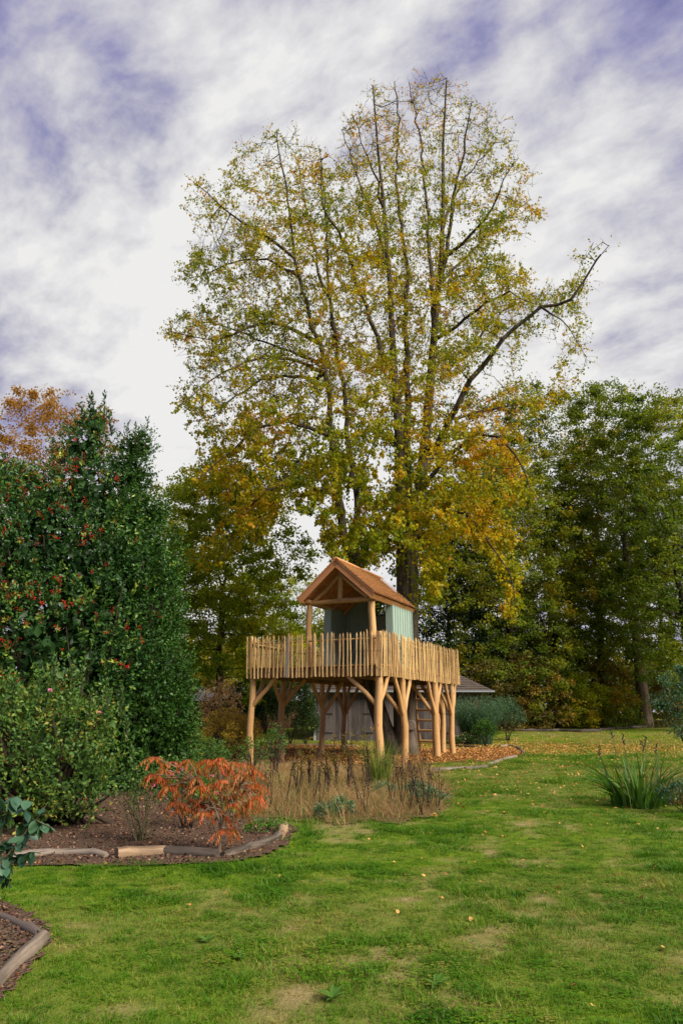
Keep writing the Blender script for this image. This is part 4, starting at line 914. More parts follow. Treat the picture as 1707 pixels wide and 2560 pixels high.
# ---------------- background trees: left side
def gbase(px, py, Y): p = A(px, py, Y); return Vector((p.x, Y, tz(p.x, Y)))
def ztop(py, Y): return A(853, py, Y).z
FT = foliage_tree
Yo = 35
b = gbase(545, 1740, Yo)
FT('oak_tree', 'broad green and yellow oak with a dark trunk between the holly and the tree house', b, ztop(1150, Yo)-b.z, 4.4, 3.2, M_LOAK, B_DARK, 46000, .145, 'trees behind the garden', tint=(.40, .17), trunk_r=.24, natt=700, trunk_to=.5, nbl=26, clump=.9)
b = gbase(430, 1740, 42)
FT('oak_tree', 'rounded green tree rising just right of the holly top, behind the yellowing oak', b, ztop(1190, 42)-b.z, 4.0, 3.5, M_LOAK, B_DARK, 26000, .15, 'trees behind the garden', tint=(.50, .18), seed=3, trunk_to=.5)
b = gbase(660, 1740, 44)
FT('oak_tree', 'green tree behind the left end of the deck railing', b, ztop(1420, 44)-b.z, 4.0, 1.8, M_LOAK, B_DARK, 24000, .15, 'trees behind the garden', tint=(.50, .2), seed=5, trunk_to=.4)
b = gbase(500, 1740, 52)
FT('yellow_maple', 'low bright yellow tree glowing behind the dark oak trunk', b, 6.0, 5.5, .8, M_YEL, B_DARK, 22000, .17, 'trees behind the garden', tint=(.5, .25), seed=8, trunk_to=.4)
b = gbase(60, 1700, 32)
FT('orange_beech', 'orange-brown autumn tree showing above the holly at the left edge', b, ztop(985, 32)-b.z, 4.6, 5, M_ORNG, B_DARK, 36000, .13, 'trees behind the garden', tint=(.5, .22), seed=9, nbl=22)
b = gbase(780, 1740, 62)
FT('oak_tree', 'distant low green tree seen below the hut roof', b, 8.5, 5, .6, M_LOAK, B_DARK, 14000, .22, 'trees behind the garden', tint=(.4, .2), seed=12, trunk_to=.4)
b = gbase(925, 1740, 50)
FT('oak_tree', 'green oak seen between the hut and the main linden trunk', b, ztop(1470, 50)-b.z, 3.6, 2.0, M_OAK, B_DARK, 14000, .17, 'trees behind the garden', tint=(.45, .2), seed=13, trunk_to=.4)
# right-hand wood
RW = 'tall trees of the wood on the right'
for (px, Y, tp, R, c0, mat, bk, nlv, ti, tr_, lab, sd) in (
 (1130, 50, 1290, 5.0, 1.0, M_DARK, B_DARK, 26000, (.5, .25), .3, 'dark evergreen behind the garage roof and right end of the deck', 21),
 (1290, 47, 1130, 5.6, 3.0, M_OAK, B_DARK, 40000, (.50, .17), .34, 'dark oak with browning leaves behind the drooping linden branches', 22),
 (1400, 52, 965, 6.6, 4.0, M_OAK, B_DARK, 52000, (.45, .17), .38, 'tallest rounded oak to the right of the linden', 23),
 (1520, 58, 1080, 5.5, 4.0, M_OAK, B_DARK, 26000, (.55, .2), .3, 'oak with thin dark limbs between the two tallest oaks', 24),
 (1612, 49, 955, 5.2, 6.0, M_OAK, B_PALE, 42000, (.40, .17), .42, 'tall oak on a thick pale trunk near the right edge', 25),
 (1740, 44, 985, 4.8, 4.0, M_OAK, B_DARK, 30000, (.35, .17), .3, 'oak cut by the right edge of the view', 26),
 (1210, 58, 1200, 6.0, 1.5, M_BROWNISH, B_DARK, 24000, (.35, .25), .3, 'brown-leaved tree deep in the wood behind the garage', 27),
 (1850, 50, 1000, 5.5, 4.0, M_OAK, B_DARK, 14000, (.40, .17), .3, 'oak just beyond the right edge of the view', 28)):
    b = gbase(px, 1790, Y)
    FT('oak_tree' if mat is not M_DARK else 'yew_tree', lab, b, ztop(tp, Y)-b.z, R, max(1.0, c0-1.5), mat, bk, int(nlv*1.15), .18, RW, tint=ti, seed=sd, trunk_r=tr_, natt=750, trunk_to=.5, nbl=40, clump=1.0)
for i, (px, Y, r_, lab) in enumerate(((1503, 51, .26, 'slim dark trunk left of the thick pale trunk'), (1665, 52, .2, 'slim leaning trunk right of the thick pale trunk'), (1460, 60, .2, 'thin straight trunk deep in the wood'), (1690, 57, .22, 'slim trunk close to the right edge of the view'))):
    b = gbase(px, 1790, Y)
    FT('slim_oak', lab, b, 19, 3.0, 9, M_OAK, B_DARK, 7000, .18, 'slim trees in the wood', tint=(.4, .2), seed=40+i, trunk_r=r_, lean=(.05, .04, -.03, .03)[i], natt=200)
# understory
US = 'undergrowth shrubs at the wood edge'
for i, (px, Y, H, R, mat, nlv, ti, lab) in enumerate((
 (1215, 44, 4.2, 2.6, M_BROWNISH, 9000, (.35, .25), 'browning shrub right behind the feathery green shrub'),
 (1330, 46, 4.8, 3.0, M_BROWNISH, 11000, (.55, .28), 'hazel with yellow leaves in the middle of the wood edge'),
 (1440, 47, 3.4, 2.2, M_LOAK, 8000, (.5, .25), 'green and yellow hazel in front of the dark wood'),
 (1530, 50, 4.5, 2.6, M_BROWNISH, 8000, (.35, .3), 'brown shrub beside the thick pale trunk'),
 (1560, 47, 2.6, 1.6, M_OAK, 5000, (.55, .3), 'low green shrub left of the thick pale trunk'),
 (1700, 50, 4.0, 2.6, M_BROWNISH, 8000, (.4, .3), 'reddish-brown shrub right of the thick pale trunk'),
 (1265, 50, 7.0, 3.5, M_DARK, 12000, (.6, .3), 'tall dark shrub behind the hazels'),
 (1390, 54, 7.5, 4.0, M_BROWNISH, 12000, (.2, .3), 'tall dark brown shrub behind the yellow hazel'),
 (1160, 47, 6.0, 3.0, M_DARK, 10000, (.5, .3), 'dark shrub rising behind the garage roof'),
 (1480, 56, 7.0, 3.6, M_OAK, 11000, (.3, .3), 'dark green shrub deep under the oaks'),
 (1620, 58, 6.0, 4.0, M_OAK, 11000, (.4, .3), 'green thicket behind the thick pale trunk'),
 (1760, 56, 6.0, 4.0, M_OAK, 9000, (.4, .3), 'green thicket at the right edge of the wood'))):
    b = gbase(px, 1800, Y)
    FT('hazel_shrub' if mat is not M_DARK else 'laurel_shrub', lab, b, H, R, .3, mat, B_DARK, nlv, .13, US, tint=ti, seed=60+i, trunk_r=.05, natt=120, trunk_to=.3, cat='shrub', nbl=14)
# far woodland mass closing the view
def mass(name, label, x0, x1, Y, h, nlv, mat, ti, leaf=.5, dz=6):
    x = RNG.uniform(x0, x1, nlv); hh = h*(.65+.6*fbm(np.stack([x, 0*x, 0*x], 1), .11, 3, 3)); z = .6+hh*RNG.uniform(0, 1, nlv)**.8; y = Y+RNG.uniform(-1, 1, nlv)*dz
    C = np.stack([x, y, z], 1); C += rdir(nlv)*1.0; Nn = rdir(nlv, .6); T = np.cross(Nn, rdir(nlv))
    return tag(leaf_obj(name, C, T, Nn, leaf*RNG.uniform(.6, 1.2, nlv), leaf*.8, np.clip(ti+(fbm(C, .2, 8, 2)-.5)*.8+RNG.normal(0, .1, nlv), 0, 1), mat, None), label, None, None, 'stuff')
mass('distant_woodland', 'distant belt of woodland closing the horizon', -70, 10, 82, 8.0, 20000, M_LOAK, .4)
mass('distant_woodland', 'distant dark woodland behind the oaks on the right', 5, 80, 84, 9.0, 20000, M_OAK, .35)
# dark woodland floor plants
def strip_grass(name, label, x0, x1, y0, y1, nb_, h, tint, mat, wd=.012, lean=.8, poly=None, segs=2):
    x = RNG.uniform(x0, x1, nb_); y = RNG.uniform(y0, y1, nb_)
    if poly is not None: k = inpoly(x, y, poly); x, y = x[k]+RNG.normal(0, .13, k.sum()), y[k]+RNG.normal(0, .16, k.sum())
    B = np.stack([x, y, tz_np(x, y)-.01], 1); n_ = len(B); cl = fbm(B*[1, 1, 0], 1.6, 23, 2)
    return tag(blade_obj(name, B, h*RNG.uniform(.35, 1.15, n_)*(.25+1.5*cl), wd*RNG.uniform(.6, 1.3, n_), lean*RNG.uniform(.1, 1.2, n_), RNG.uniform(0, 6.28, n_), np.clip(tint+RNG.normal(0, .14, n_)+(cl-.5)*.6, 0, 1), mat, None, segs), label, None, None, 'stuff')
M_STRAW = m_leaf('dry_straw', [(0, lin(.06, .09, .02)), (.22, lin(.15, .10, .035)), (.5, lin(.33, .20, .085)), (.8, lin(.52, .35, .17)), (1, lin(.62, .48, .28))], .3, .7)
M_DEAD = m_leaf('dead_flower', [(0, lin(.03, .022, .018)), (1, lin(.10, .065, .045))], .1, .8)
M_FRESH = m_leaf('fresh_blade', [(0, lin(.03, .09, .012)), (.5, lin(.07, .17, .02)), (.85, lin(.18, .27, .04)), (1, lin(.42, .36, .10))], .3, .5)
M_WGRN = m_leaf('grey_green_leaf', [(0, lin(.03, .07, .035)), (.5, lin(.07, .15, .07)), (1, lin(.14, .26, .10))], .25, .5)
strip_grass('woodland_floor_grass', 'rough brown grass along the wood edge behind the felled logs', 8, 30, 48, 53, 9000, .7, .25, M_BROWNISH, .03)
# hedge & shrubs behind the tree house, left
def bush(name, label, base, rx, ry, H, nlv, leaf, mat, ti, group=None, cat='shrub', up=.4, tsd=.15, stems=14, shell=.55, prof=1.0, bark=B_TWIG, sprig=8, spread=1.4, wf=.55, seed=0, shoots=0):
    root = empty(name, base, label, cat, group)
    nc = max(20, nlv//sprig); D = rdir(nc, .15); D[:, 2] = np.abs(D[:, 2])*1.0-.25*(RNG.random(nc) < .25); D = nrm(D); rad = RNG.uniform(shell, 1.0, nc)
    lump = .80+.42*fbm(D*2.1+seed*3.3, 1.3, seed, 2)
    Cn = D*np.array([rx, ry, H*.56])*(rad*lump)[:, None]+np.array([0, 0, H*.44]); Cn[:, 2] = np.clip(Cn[:, 2], .04, None)
    k = sprig; C = np.repeat(Cn, k, 0); Dn = np.repeat(nrm(D+[0, 0, up]), k, 0); T = nrm(Dn+rdir(len(C))*.9); C = C+rdir(len(C))*leaf*spread*RNG.uniform(0, 1, (len(C), 1))
    Nn = nrm(np.cross(T, rdir(len(C))))+[0, 0, .5]
    t = ti+(np.repeat(RNG.normal(0, tsd, nc), k))+RNG.normal(0, tsd*.6, len(C))+(fbm(C, 1.5, 3+seed, 2)-.5)*.35
    o = leaf_obj('foliage', C, T, Nn, leaf*RNG.uniform(.65, 1.2, len(C)), leaf*wf*RNG.uniform(.8, 1.2, len(C)), np.clip(t, 0, 1), mat, root); o['kind'] = 'stuff'
    if stems:
        q = RNG.choice(nc, min(stems, nc), replace=False); a = rdir(len(q))*[.12, .12, 0]*rx; Bp = []; Ep = []
        for j, e in enumerate(Cn[q]*.97):
            s_ = a[j]; m1 = s_*.4+e*.45+rdir(1)[0]*.06*H; m1[2] = e[2]*.5; Bp += [s_, m1]; Ep += [m1, e]
        V, Fq = sticks(np.array(Bp), np.array(Ep), .012*max(1, H/2), .005*max(1, H/2), 5); link('stems', npmesh('stems', V, Fq, bark, smooth=True), root)
    return root
for i, (px, Y, H, rx, lab) in enumerate(((600, 37, 3.0, 1.3, 'dark clipped hedge section behind the left legs, next to the dry shrub'), (665, 37, 3.1, 1.2, 'dark clipped hedge section between the first two left legs'), (728, 36, 3.4, 1.3, 'taller dark hedge section close to the garage corner'))):
    bush('hedge', lab, gbase(px, 1850, Y), rx, 1.0, H, 9000, .09, M_DARK, .55, 'dark hedge beside the garage', 'hedge', seed=i, stems=6)
bush('laurel_shrub', 'dark green laurel shrub leaning on the garage corner', gbase(765, 1858, 36), .75, .7, 1.7, 3500, .08, M_DARK, .75, None, seed=5)
bush('dry_shrub', 'pale straw-yellow shrub in front of the oak trunk', gbase(548, 1850, 29), 1.0, .9, 2.9, 4500, .07, M_STRAW, .55, None, seed=6)
bush('brown_perennial', 'brown seedy perennial clump below the pale yellow shrub', gbase(560, 1870, 25), .9, .9, 1.7, 4500, .06, M_BROWNISH, .78, 'brown perennials left of the tree house', tsd=.2, seed=7)
bush('brown_perennial', 'reddish brown perennial clump between the holly and the first leg', gbase(608, 1870, 24), .7, .9, 1.5, 3500, .055, M_BROWNISH, .85, 'brown perennials left of the tree house', seed=8)
bush('green_perennial', 'green leafy perennial at the foot of the dark evergreen', gbase(530, 1905, 18.5), .5, .5, .85, 2200, .05, M_ROSE, .5, 'green perennials in the meadow bed', seed=9)
bush('green_perennial', 'tall wispy green perennial in front of the second left leg', gbase(690, 1900, 17.5), .25, .25, 1.35, 700, .05, M_ROSE, .4, 'green perennials in the meadow bed', seed=10)
bush('green_perennial', 'wispy green perennial beside the foot of the first left leg', gbase(630, 1900, 17), .4, .3, 1.0, 900, .045, M_ROSE, .6, 'green perennials in the meadow bed', seed=11)
# feathery shrub and friends at the garage corner
def feather(name, label, base, H, R, nb_, mat, ti, group=None):
    root = empty(name, base, label, 'shrub', group); a = RNG.uniform(0, 6.28, nb_); r_ = R*.35*np.sqrt(RNG.random(nb_)); B = np.stack([r_*np.cos(a), r_*np.sin(a), 0*a], 1)
    o = blade_obj('foliage', B, H*RNG.uniform(.5, 1.05, nb_), .02, RNG.uniform(.1, .75, nb_), a, np.clip(ti+RNG.normal(0, .15, nb_), 0, 1), mat, root, 4); o['kind'] = 'stuff'
    k = 14000; s_ = RNG.integers(0, nb_, k); f = RNG.uniform(.3, 1, k); aa = a[s_]; H_ = H*.9*RNG.uniform(.5, 1, k); ln = RNG.uniform(.1, .7, k)
    C = np.stack([B[s_, 0]+np.cos(aa)*ln*H_*f**2, B[s_, 1]+np.sin(aa)*ln*H_*f**2, H_*f], 1); T = rdir(k, 1.5)
    o = leaf_obj('foliage', C, T, rdir(k), .16, .018, np.clip(ti+RNG.normal(0, .2, k), 0, 1), mat, root); o['kind'] = 'stuff'; return root
feather('tamarisk_shrub', 'feathery grey-green shrub with upright wispy shoots beside the garage', gbase(1195, 1850, 36.5), 2.6, 1.9, 900, M_WGRN, .35)
bush('green_shrub', 'rounded green shrub on the right of the feathery shrub', gbase(1268, 1838, 39), .95, .9, 2.3, 5000, .07, M_WGRN, .35, None, seed=14)
bush('green_shrub', 'small bright green shrub in front of the feathery shrub', gbase(1212, 1855, 34), .62, .5, 1.25, 3500, .06, M_BUSH, .6, None, seed=15)
wfb = bush('white_flowered_plant', 'low dark plant dotted with cream flowers near the right legs', gbase(1168, 1858, 34), .7, .4, .6, 2200, .06, M_DARK, .7, None, seed=16)
C = rdir(60, .6)*[.62, .4, .42]+[0, 0, .22]; leaf_obj('flowers', C, rdir(60), rdir(60, 1), .05, .05, np.full(60, .95), M_STRAW, wfb)['kind'] = 'stuff'
# ================================================================== HOLLY and evergreen at the left
def blob_bush(name, label, blobs, nsp, leaf, mat, ti, base, group=None, k=8, tsd=.13, shoots=(), core=10000, wf=.5, cat='shrub', long=1.0):
    root = empty(name, base, label, cat, group); o0 = np.array(base); B = np.array(blobs); wts = B[:, 3]**2/ (B[:, 3]**2).sum()
    q = RNG.choice(len(B), nsp, p=wts); D = rdir(nsp, .1); D[:, 1] = np.where((D[:, 1] > .15) & (RNG.random(nsp) < .6), -D[:, 1], D[:, 1])
    lump = .70+.62*fbm(D*2.2+B[q, :3], 1.3, 4, 2); Cn = B[q, :3]+D*(B[q, 3]*lump*RNG.uniform(.80, 1.08, nsp))[:, None]
    dd = np.min(np.linalg.norm(Cn[:, None]-B[None, :, :3], axis=2)/B[None, :, 3], axis=1); ok = (dd > .72) & (Cn[:, 2] > .1); Cn, D = Cn[ok], D[ok]
    ax = nrm(D*1.0+[0, 0, .8]+rdir(len(D))*.45); L_ = leaf*RNG.uniform(1.2, 3.2, len(D))*long
    C = np.repeat(Cn, k, 0)+np.repeat(ax*L_[:, None], k, 0)*np.tile(np.linspace(-.4, 1, k), len(Cn))[:, None]
    T = nrm(np.repeat(ax, k, 0)*.75+rdir(len(C))*.85); Nn = nrm(np.cross(T, rdir(len(C))))+[0, -.15, .6]
    t = ti+np.repeat(RNG.normal(0, tsd, len(Cn)), k)+RNG.normal(0, tsd*.5, len(C))+(fbm(C, .9, 31, 2)-.5)*.3+np.tile(np.linspace(-.12, .14, k), len(Cn))
    lf = leaf_obj('foliage', C, T, Nn, leaf*RNG.uniform(.7, 1.2, len(C)), leaf*wf*RNG.uniform(.8, 1.2, len(C)), np.clip(t, 0, .97), mat, root, .18, org=o0); lf['kind'] = 'stuff'
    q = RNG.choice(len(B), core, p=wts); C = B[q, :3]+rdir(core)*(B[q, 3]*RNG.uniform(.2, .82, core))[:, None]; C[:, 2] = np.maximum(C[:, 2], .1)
    lf = leaf_obj('core_occluder', C, rdir(core), rdir(core), leaf*2.6, leaf*1.8, RNG.uniform(.1, .5, core), mat, root, org=o0); lf['kind'] = 'stuff'  # oversized darker leaves added inside as occluder, keeping sky from showing through
    Bp, Ep = [], []
    for j in range(70):
        b = B[RNG.choice(len(B), p=wts)]; e = b[:3]+rdir(1, .2)[0]*b[3]*.95; s0 = np.array([o0[0]+RNG.normal(0, .3), o0[1]+.3, 0]); m1 = s0*.45+e*.55; m1[2] = e[2]*.45; Bp += [s0, m1]; Ep += [m1, e]
    V, Fq = sticks(np.array(Bp), np.array(Ep), .035, .012, 5); link('stems', npmesh('stems', V, Fq, B_TWIG, smooth=True, org=o0), root)
    for (px, py0, py1, dy) in shoots:
        a, b = np.array(A(px, py0, o0[1]-.3+dy)), np.array(A(px+RNG.normal(0, 5), py1, o0[1]-.3+dy)); kk = 34; f = np.linspace(0, 1, kk)[:, None]
        C = a+(b-a)*f+RNG.normal(0, .015, (kk, 3)); T = nrm(nrm(b-a)*.9+rdir(kk)*[1, 1, .3]); leaf_obj('shoot', C, T, rdir(kk, .4), leaf*1.15, leaf*.5, np.clip(ti-.1+RNG.normal(0, .1, kk), 0, 1), mat, root, org=o0)
        V, Fq = sticks(a[None], b[None], .012, .004, 5); link('shoot', npmesh('shoot', V, Fq, B_TWIG, smooth=True, org=o0), root)
    return root, Cn
def pb(lst, Y): # (px, py, dy, radius in px) -> blobs
    o = []
    for px, py, dy, r_ in lst: p = A(px, py, Y+dy); o.append((p.x, p.y, p.z, r_*(Y+dy)/1790))
    return o
YH = 14.5
HB_ = pb([(120, 1410, 0, 200), (225, 1260, .2, 118), (212, 1135, .3, 74), (232, 1068, .4, 44), (95, 1275, 0, 100), (-60, 1400, 0, 240), (-120, 1650, -.2, 280), (140, 1650, -.3, 215), (20, 1225, -.1, 70), (250, 1480, .0, 170), (240, 1700, 0, 170), (290, 1340, .4, 105), (-200, 1260, .5, 150), (120, 1840, -.2, 170), (240, 1860, .2, 150)], YH)
hb, hc = blob_bush('holly_tree', 'large dark glossy holly covered in clusters of red berries at the left edge', HB_, 8200, .088, M_HOLLY, .50, (-5.0, YH, 0), shoots=[(238, 1040, 985, 0), (262, 1050, 985, 0), (210, 1060, 1010, 0), (225, 1050, 1000, .1), (280, 1090, 1030, 0)], cat='tree')
EB_ = pb([(345, 1120, .2, 42), (325, 1190, .1, 58), (335, 1290, 0, 72), (392, 1290, .2, 36), (360, 1400, 0, 90), (425, 1440, .1, 36), (368, 1530, 0, 92), (425, 1590, .1, 38), (310, 1500, .2, 135), (385, 1680, 0, 88), (325, 1690, 0, 135), (425, 1800, -.1, 62), (370, 1800, 0, 110), (438, 1740, .1, 50), (300, 1850, .4, 120), (420, 1850, .1, 80)], YH+.4)
eb, ec = blob_bush('evergreen_bush', 'tall plain dark evergreen bush with small glossy leaves, on the right of the berried holly', EB_, 6800, .068, M_BUSH, .45, (-3.6, YH+.4, 0), shoots=[(338, 1110, 1060, 0), (362, 1120, 1045, 0), (320, 1120, 1055, 0), (378, 1230, 1175, 0), (350, 1140, 1075, .1)], long=1.25, cat='tree')
# berries: clusters on the outside of the holly, denser high and left
ax_, ay_ = PX(hc); wgt = np.exp(-((ax_-90)/190)**2)*(ax_ > -60)*(ay_ < 1790)*(ay_ > 1040); wgt = wgt*(.25+.75*(fbm(hc, .8, 19, 2) > .52)); vis = (hc[:, 1] < YH+.2); wgt = wgt*vis; wgt = wgt/wgt.sum()
pick = RNG.choice(len(hc), 250, replace=False, p=wgt)
octv = np.array([[1, 0, 0], [-1, 0, 0], [0, 1, 0], [0, -1, 0], [0, 0, 1], [0, 0, -1.]]); octf = np.array([[0, 2, 4], [2, 1, 4], [1, 3, 4], [3, 0, 4], [2, 0, 5], [1, 2, 5], [3, 1, 5], [0, 3, 5]])
cent = []
for p in hc[pick]:
    k = RNG.integers(7, 22); stretch = RNG.uniform(.6, 2.2); dct = rdir(1, .3)[0]
    cent.append(p+np.array([0, -.07, .02])+RNG.normal(0, .022, (k, 3))+dct*RNG.uniform(-.05, .05, (k, 1))*stretch)
cent = np.concatenate(cent); rr = RNG.uniform(.010, .016, len(cent)); V = (cent[:, None]+octv[None]*rr[:, None, None]).reshape(-1, 3); Fq = (octf[None]+np.arange(len(cent))[:, None, None]*6).reshape(-1, 3)
bo_ = link('berries', npmesh('berries', V, Fq, M_BERRY, smooth=True, org=(-5.0, YH, 0)), hb); bo_['kind'] = 'stuff'
# rosettes of yellow-green leaves round some berry clusters
pc = hc[pick][:110]; C = np.repeat(pc+[0, -.09, .0], 9, 0); T = nrm(rdir(len(C))*[1, .6, 1]+[0, -.2, .25]); t = np.clip(np.repeat(RNG.uniform(.72, 1.0, 110), 9)+RNG.normal(0, .05, len(C)), 0, 1)
leaf_obj('rosette_leaves', C, T, nrm(np.cross(T, rdir(len(C))))+[0, -.6, .6], .095, .04, t, M_HOLLY, hb, .15, org=(-5.0, YH, 0))['kind'] = 'stuff'
# ================================================================== ROSES, SUMAC and bed plants
YR = 10.2
RB_ = pb([(50, 1900, 0, 125), (150, 1850, 0, 95), (-50, 1840, .2, 120), (120, 1775, .1, 62), (190, 1810, .1, 52), (190, 1940, -.1, 80), (235, 1850, .1, 42), (60, 2000, -.2, 85), (-60, 1990, 0, 110), (135, 1715, .2, 34), (255, 1775, .1, 26), (225, 1990, 0, 48), (15, 1755, .1, 50), (285, 1800, .0, 18), (170, 1700, 0, 18), (262, 1930, 0, 24)], YR)
rb2, rc = blob_bush('rose_bush', 'large loose green rose bush in front of the holly at the left edge', RB_, 3000, .062, M_ROSE, .50, (-4.0, YR, 0), k=6, tsd=.20, core=350, wf=.55, shoots=[(178, 1700, 1655, 0), (135, 1690, 1640, 0), (300, 1790, 1725, 0), (268, 1770, 1700, .1), (95, 1740, 1690, 0), (40, 1740, 1700, 0), (225, 1790, 1725, 0), (318, 1850, 1800, 0), (205, 1740, 1668, .1), (330, 1900, 1860, .1)], cat='shrub')
cen = rc[RNG.choice(len(rc), 70)]; cen = cen[cen[:, 1] < YR]; V = (np.repeat(cen, 3, 0)+RNG.normal(0, .03, (len(cen)*3, 3)))[:, None]+octv[None]*.009; nv = len(V)
link('hips', npmesh('hips', V.reshape(-1, 3), (octf[None]+np.arange(nv)[:, None, None]*6).reshape(-1, 3), M_BERRY, smooth=True, org=(-4.0, YR, 0)), rb2)['kind'] = 'stuff'
def flower(px, py, Y, r_, parent, label=None):
    c = A(px, py, Y)-parent.location; C = []; T = []
    for ring, (k, tilt) in enumerate(((5, .25), (5, .7), (4, 1.4))):
        for i in range(k): a = 6.283*i/k+ring*.6; C.append((c.x, c.y, c.z+ring*.003)); T.append((math.cos(a), math.sin(a)-.3, tilt))
    o = leaf_obj('flower', np.array(C), np.array(T), np.tile([0, -1, 1.], (len(C), 1))+RNG.normal(0, .2, (len(C), 3)), r_, r_*1.1, np.full(len(C), .5), M_PINK, parent, .2); return o
flower(126, 1728, YR-.95, .035, rb2); flower(250, 1783, YR-.8, .025, rb2)
YS = 9.3; b_ = G(355, 2105)
rose2 = bush('rose_bush', 'thin pink-flowered rose with bare arching stems on the mulch left of the sumac', Vector((b_.x, b_.y, 0)), .55, .35, 1.05, 1100, .042, M_ROSE, .40, seed=21, stems=9, shell=.35, spread=2.6, bark=B_STEM)
for px, py, r_ in ((382, 1966, .035), (425, 1932, .03), (432, 1940, .03), (446, 1934, .028), (530, 1942, .03), (455, 1925, .02), (542, 1986, .024)): flower(px, py, b_.y-.25, r_, rose2)
bush('rose_bush', 'low green rose foliage behind the red sumac', G(470, 2075), .45, .35, .95, 1100, .045, M_ROSE, .35, seed=22, stems=12)
bush('strawberry_plant', 'small patch of green leaves at the corner of the mulch bed', G(660, 2085), .32, .18, .16, 420, .04, M_FRESH, .45, seed=23, stems=0, cat='plant')
# bare leaning rose stems
b2 = G(345, 2108); so_ = MB()
for (px, py, r_) in ((285, 1972, .009), (320, 2010, .006), (372, 2050, .005), (430, 2040, .006), (410, 1990, .005)):
    e = A(px, py, b2.y+.05)-b2; so_.tube([Vector((0, 0, -.02)), e*.5+Vector((0, 0, .03)), e], [r_*1.2, r_, r_*.7], 6)
link('cane', so_.mesh('cane', B_STEM), rose2, b2-rose2.location)
# sumac: open branching shrub, drooping pinnate red leaves
sb = G(550, 2138); YS = sb.y; SU = empty('sumac', sb, 'small sumac shrub with drooping bright red-orange feathered leaves at the front of the mulch bed', 'shrub')
SUM_TIPS = [(405, 1945, .1), (520, 1900, 0), (570, 1915, .1), (490, 1945, -.1), (610, 1935, -.15), (420, 1965, 0), (545, 2015, .1), (500, 2010, .15), (580, 1960, 0), (630, 2010, .1), (455, 1985, .1), (565, 2040, 0), (388, 1893, -.1), (380, 1935, .0), (430, 1905, .15), (470, 1900, -.1), (500, 1925, .1), (540, 1905, -.15), (550, 1895, .1), (590, 1905, 0), (625, 1910, .1), (645, 1925, -.1), (655, 1960, .1), (640, 2000, -.1), (600, 1950, .2), (560, 1950, -.2), (500, 1965, -.2), (450, 1955, .1), (440, 2005, -.05), (480, 2000, .15), (460, 2020, 0), (520, 1990, .1), (590, 2010, -.2), (620, 1960, .2), (510, 2030, -.1), (560, 1990, .25), (595, 1985, .0), (530, 1960, 0), (575, 1925, .2), (640, 1965, .2), (605, 2030, 0), (410, 1925, .1), (655, 1990, 0), (480, 1940, .2), (562, 2075, -.05), (590, 2072, .1)]
sm_ = MB(); H0 = [(A(552, 2060, YS)-sb), (A(535, 2020, YS)-sb), (A(575, 2000, YS)-sb), (A(550, 1965, YS)-sb), (A(600, 1965, YS)-sb), (A(500, 1960, YS)-sb)]
sm_.tube([Vector((0, 0, -.03)), Vector((-.01, 0, .12)), H0[0]], [.022, .019, .016], 8); 
for h in H0[1:]: sm_.tube([H0[0], (H0[0]+h)/2+Vector((.02, .02, 0)), h], [.013, .011, .009], 7)
CC, TT, NN2, ti2, LL = [], [], [], [], []
RP, RQ = [], []
for px, py, dy in SUM_TIPS:
    px = 545+(px-545)*(.86 if px > 545 else 1.0); tip = A(px, py, YS+dy)-sb
    if py < 2060:
        h = min(H0[1:], key=lambda q: (q-tip).length); sm_.tube([h, (h+tip)/2+Vector((0, 0, .03)), tip], [.008, .007, .006], 6)
    for j in range(5):
        a = j*2.4+random.uniform(-.6, .6); L = random.uniform(.10, .20); d = Vector((math.cos(a), math.sin(a)*.9, .30)); prev = tip
        for s_ in range(1, 10):
            f = s_/9; p = tip+d*L*f+Vector((0, 0, -.16*f*f)); RP.append(tuple(prev)); RQ.append(tuple(p)); ax = (p-prev).normalized(); sd = ax.cross(Vector((0, 0, 1))).normalized(); prev = p
            for sg in (-1, 1):
                t = sd*sg*.40+ax*random.uniform(0, .5)+Vector((random.uniform(-.3, .3), random.uniform(-.3, .3), -1.0)); CC.append(tuple(p)); TT.append(tuple(t)); NN2.append(tuple(sd*sg*.6+Vector((0, -.4, .7)))); LL.append(random.uniform(.045, .08)*math.sin(math.pi*(.2+.75*f))**.5); ti2.append(random.gauss(.5, .24)+.15*math.sin(px*.05))
sm_.build('stem', m_bark('grey_sumac_bark', lin(.26, .20, .13), lin(.12, .09, .06), None, 20), SU)
V, Fq = sticks(np.array(RP), np.array(RQ), .0022, .002, 3); link('leaf_stalks', npmesh('leaf_stalks', V, Fq, M_SUMAC, np.full(len(V), .6)), SU)['kind'] = 'stuff'
o = leaf_obj('foliage', np.array(CC), np.array(TT), np.array(NN2), np.array(LL), .014, np.clip(np.array(ti2), 0, 1), M_SUMAC, SU, .2); o['kind'] = 'stuff'
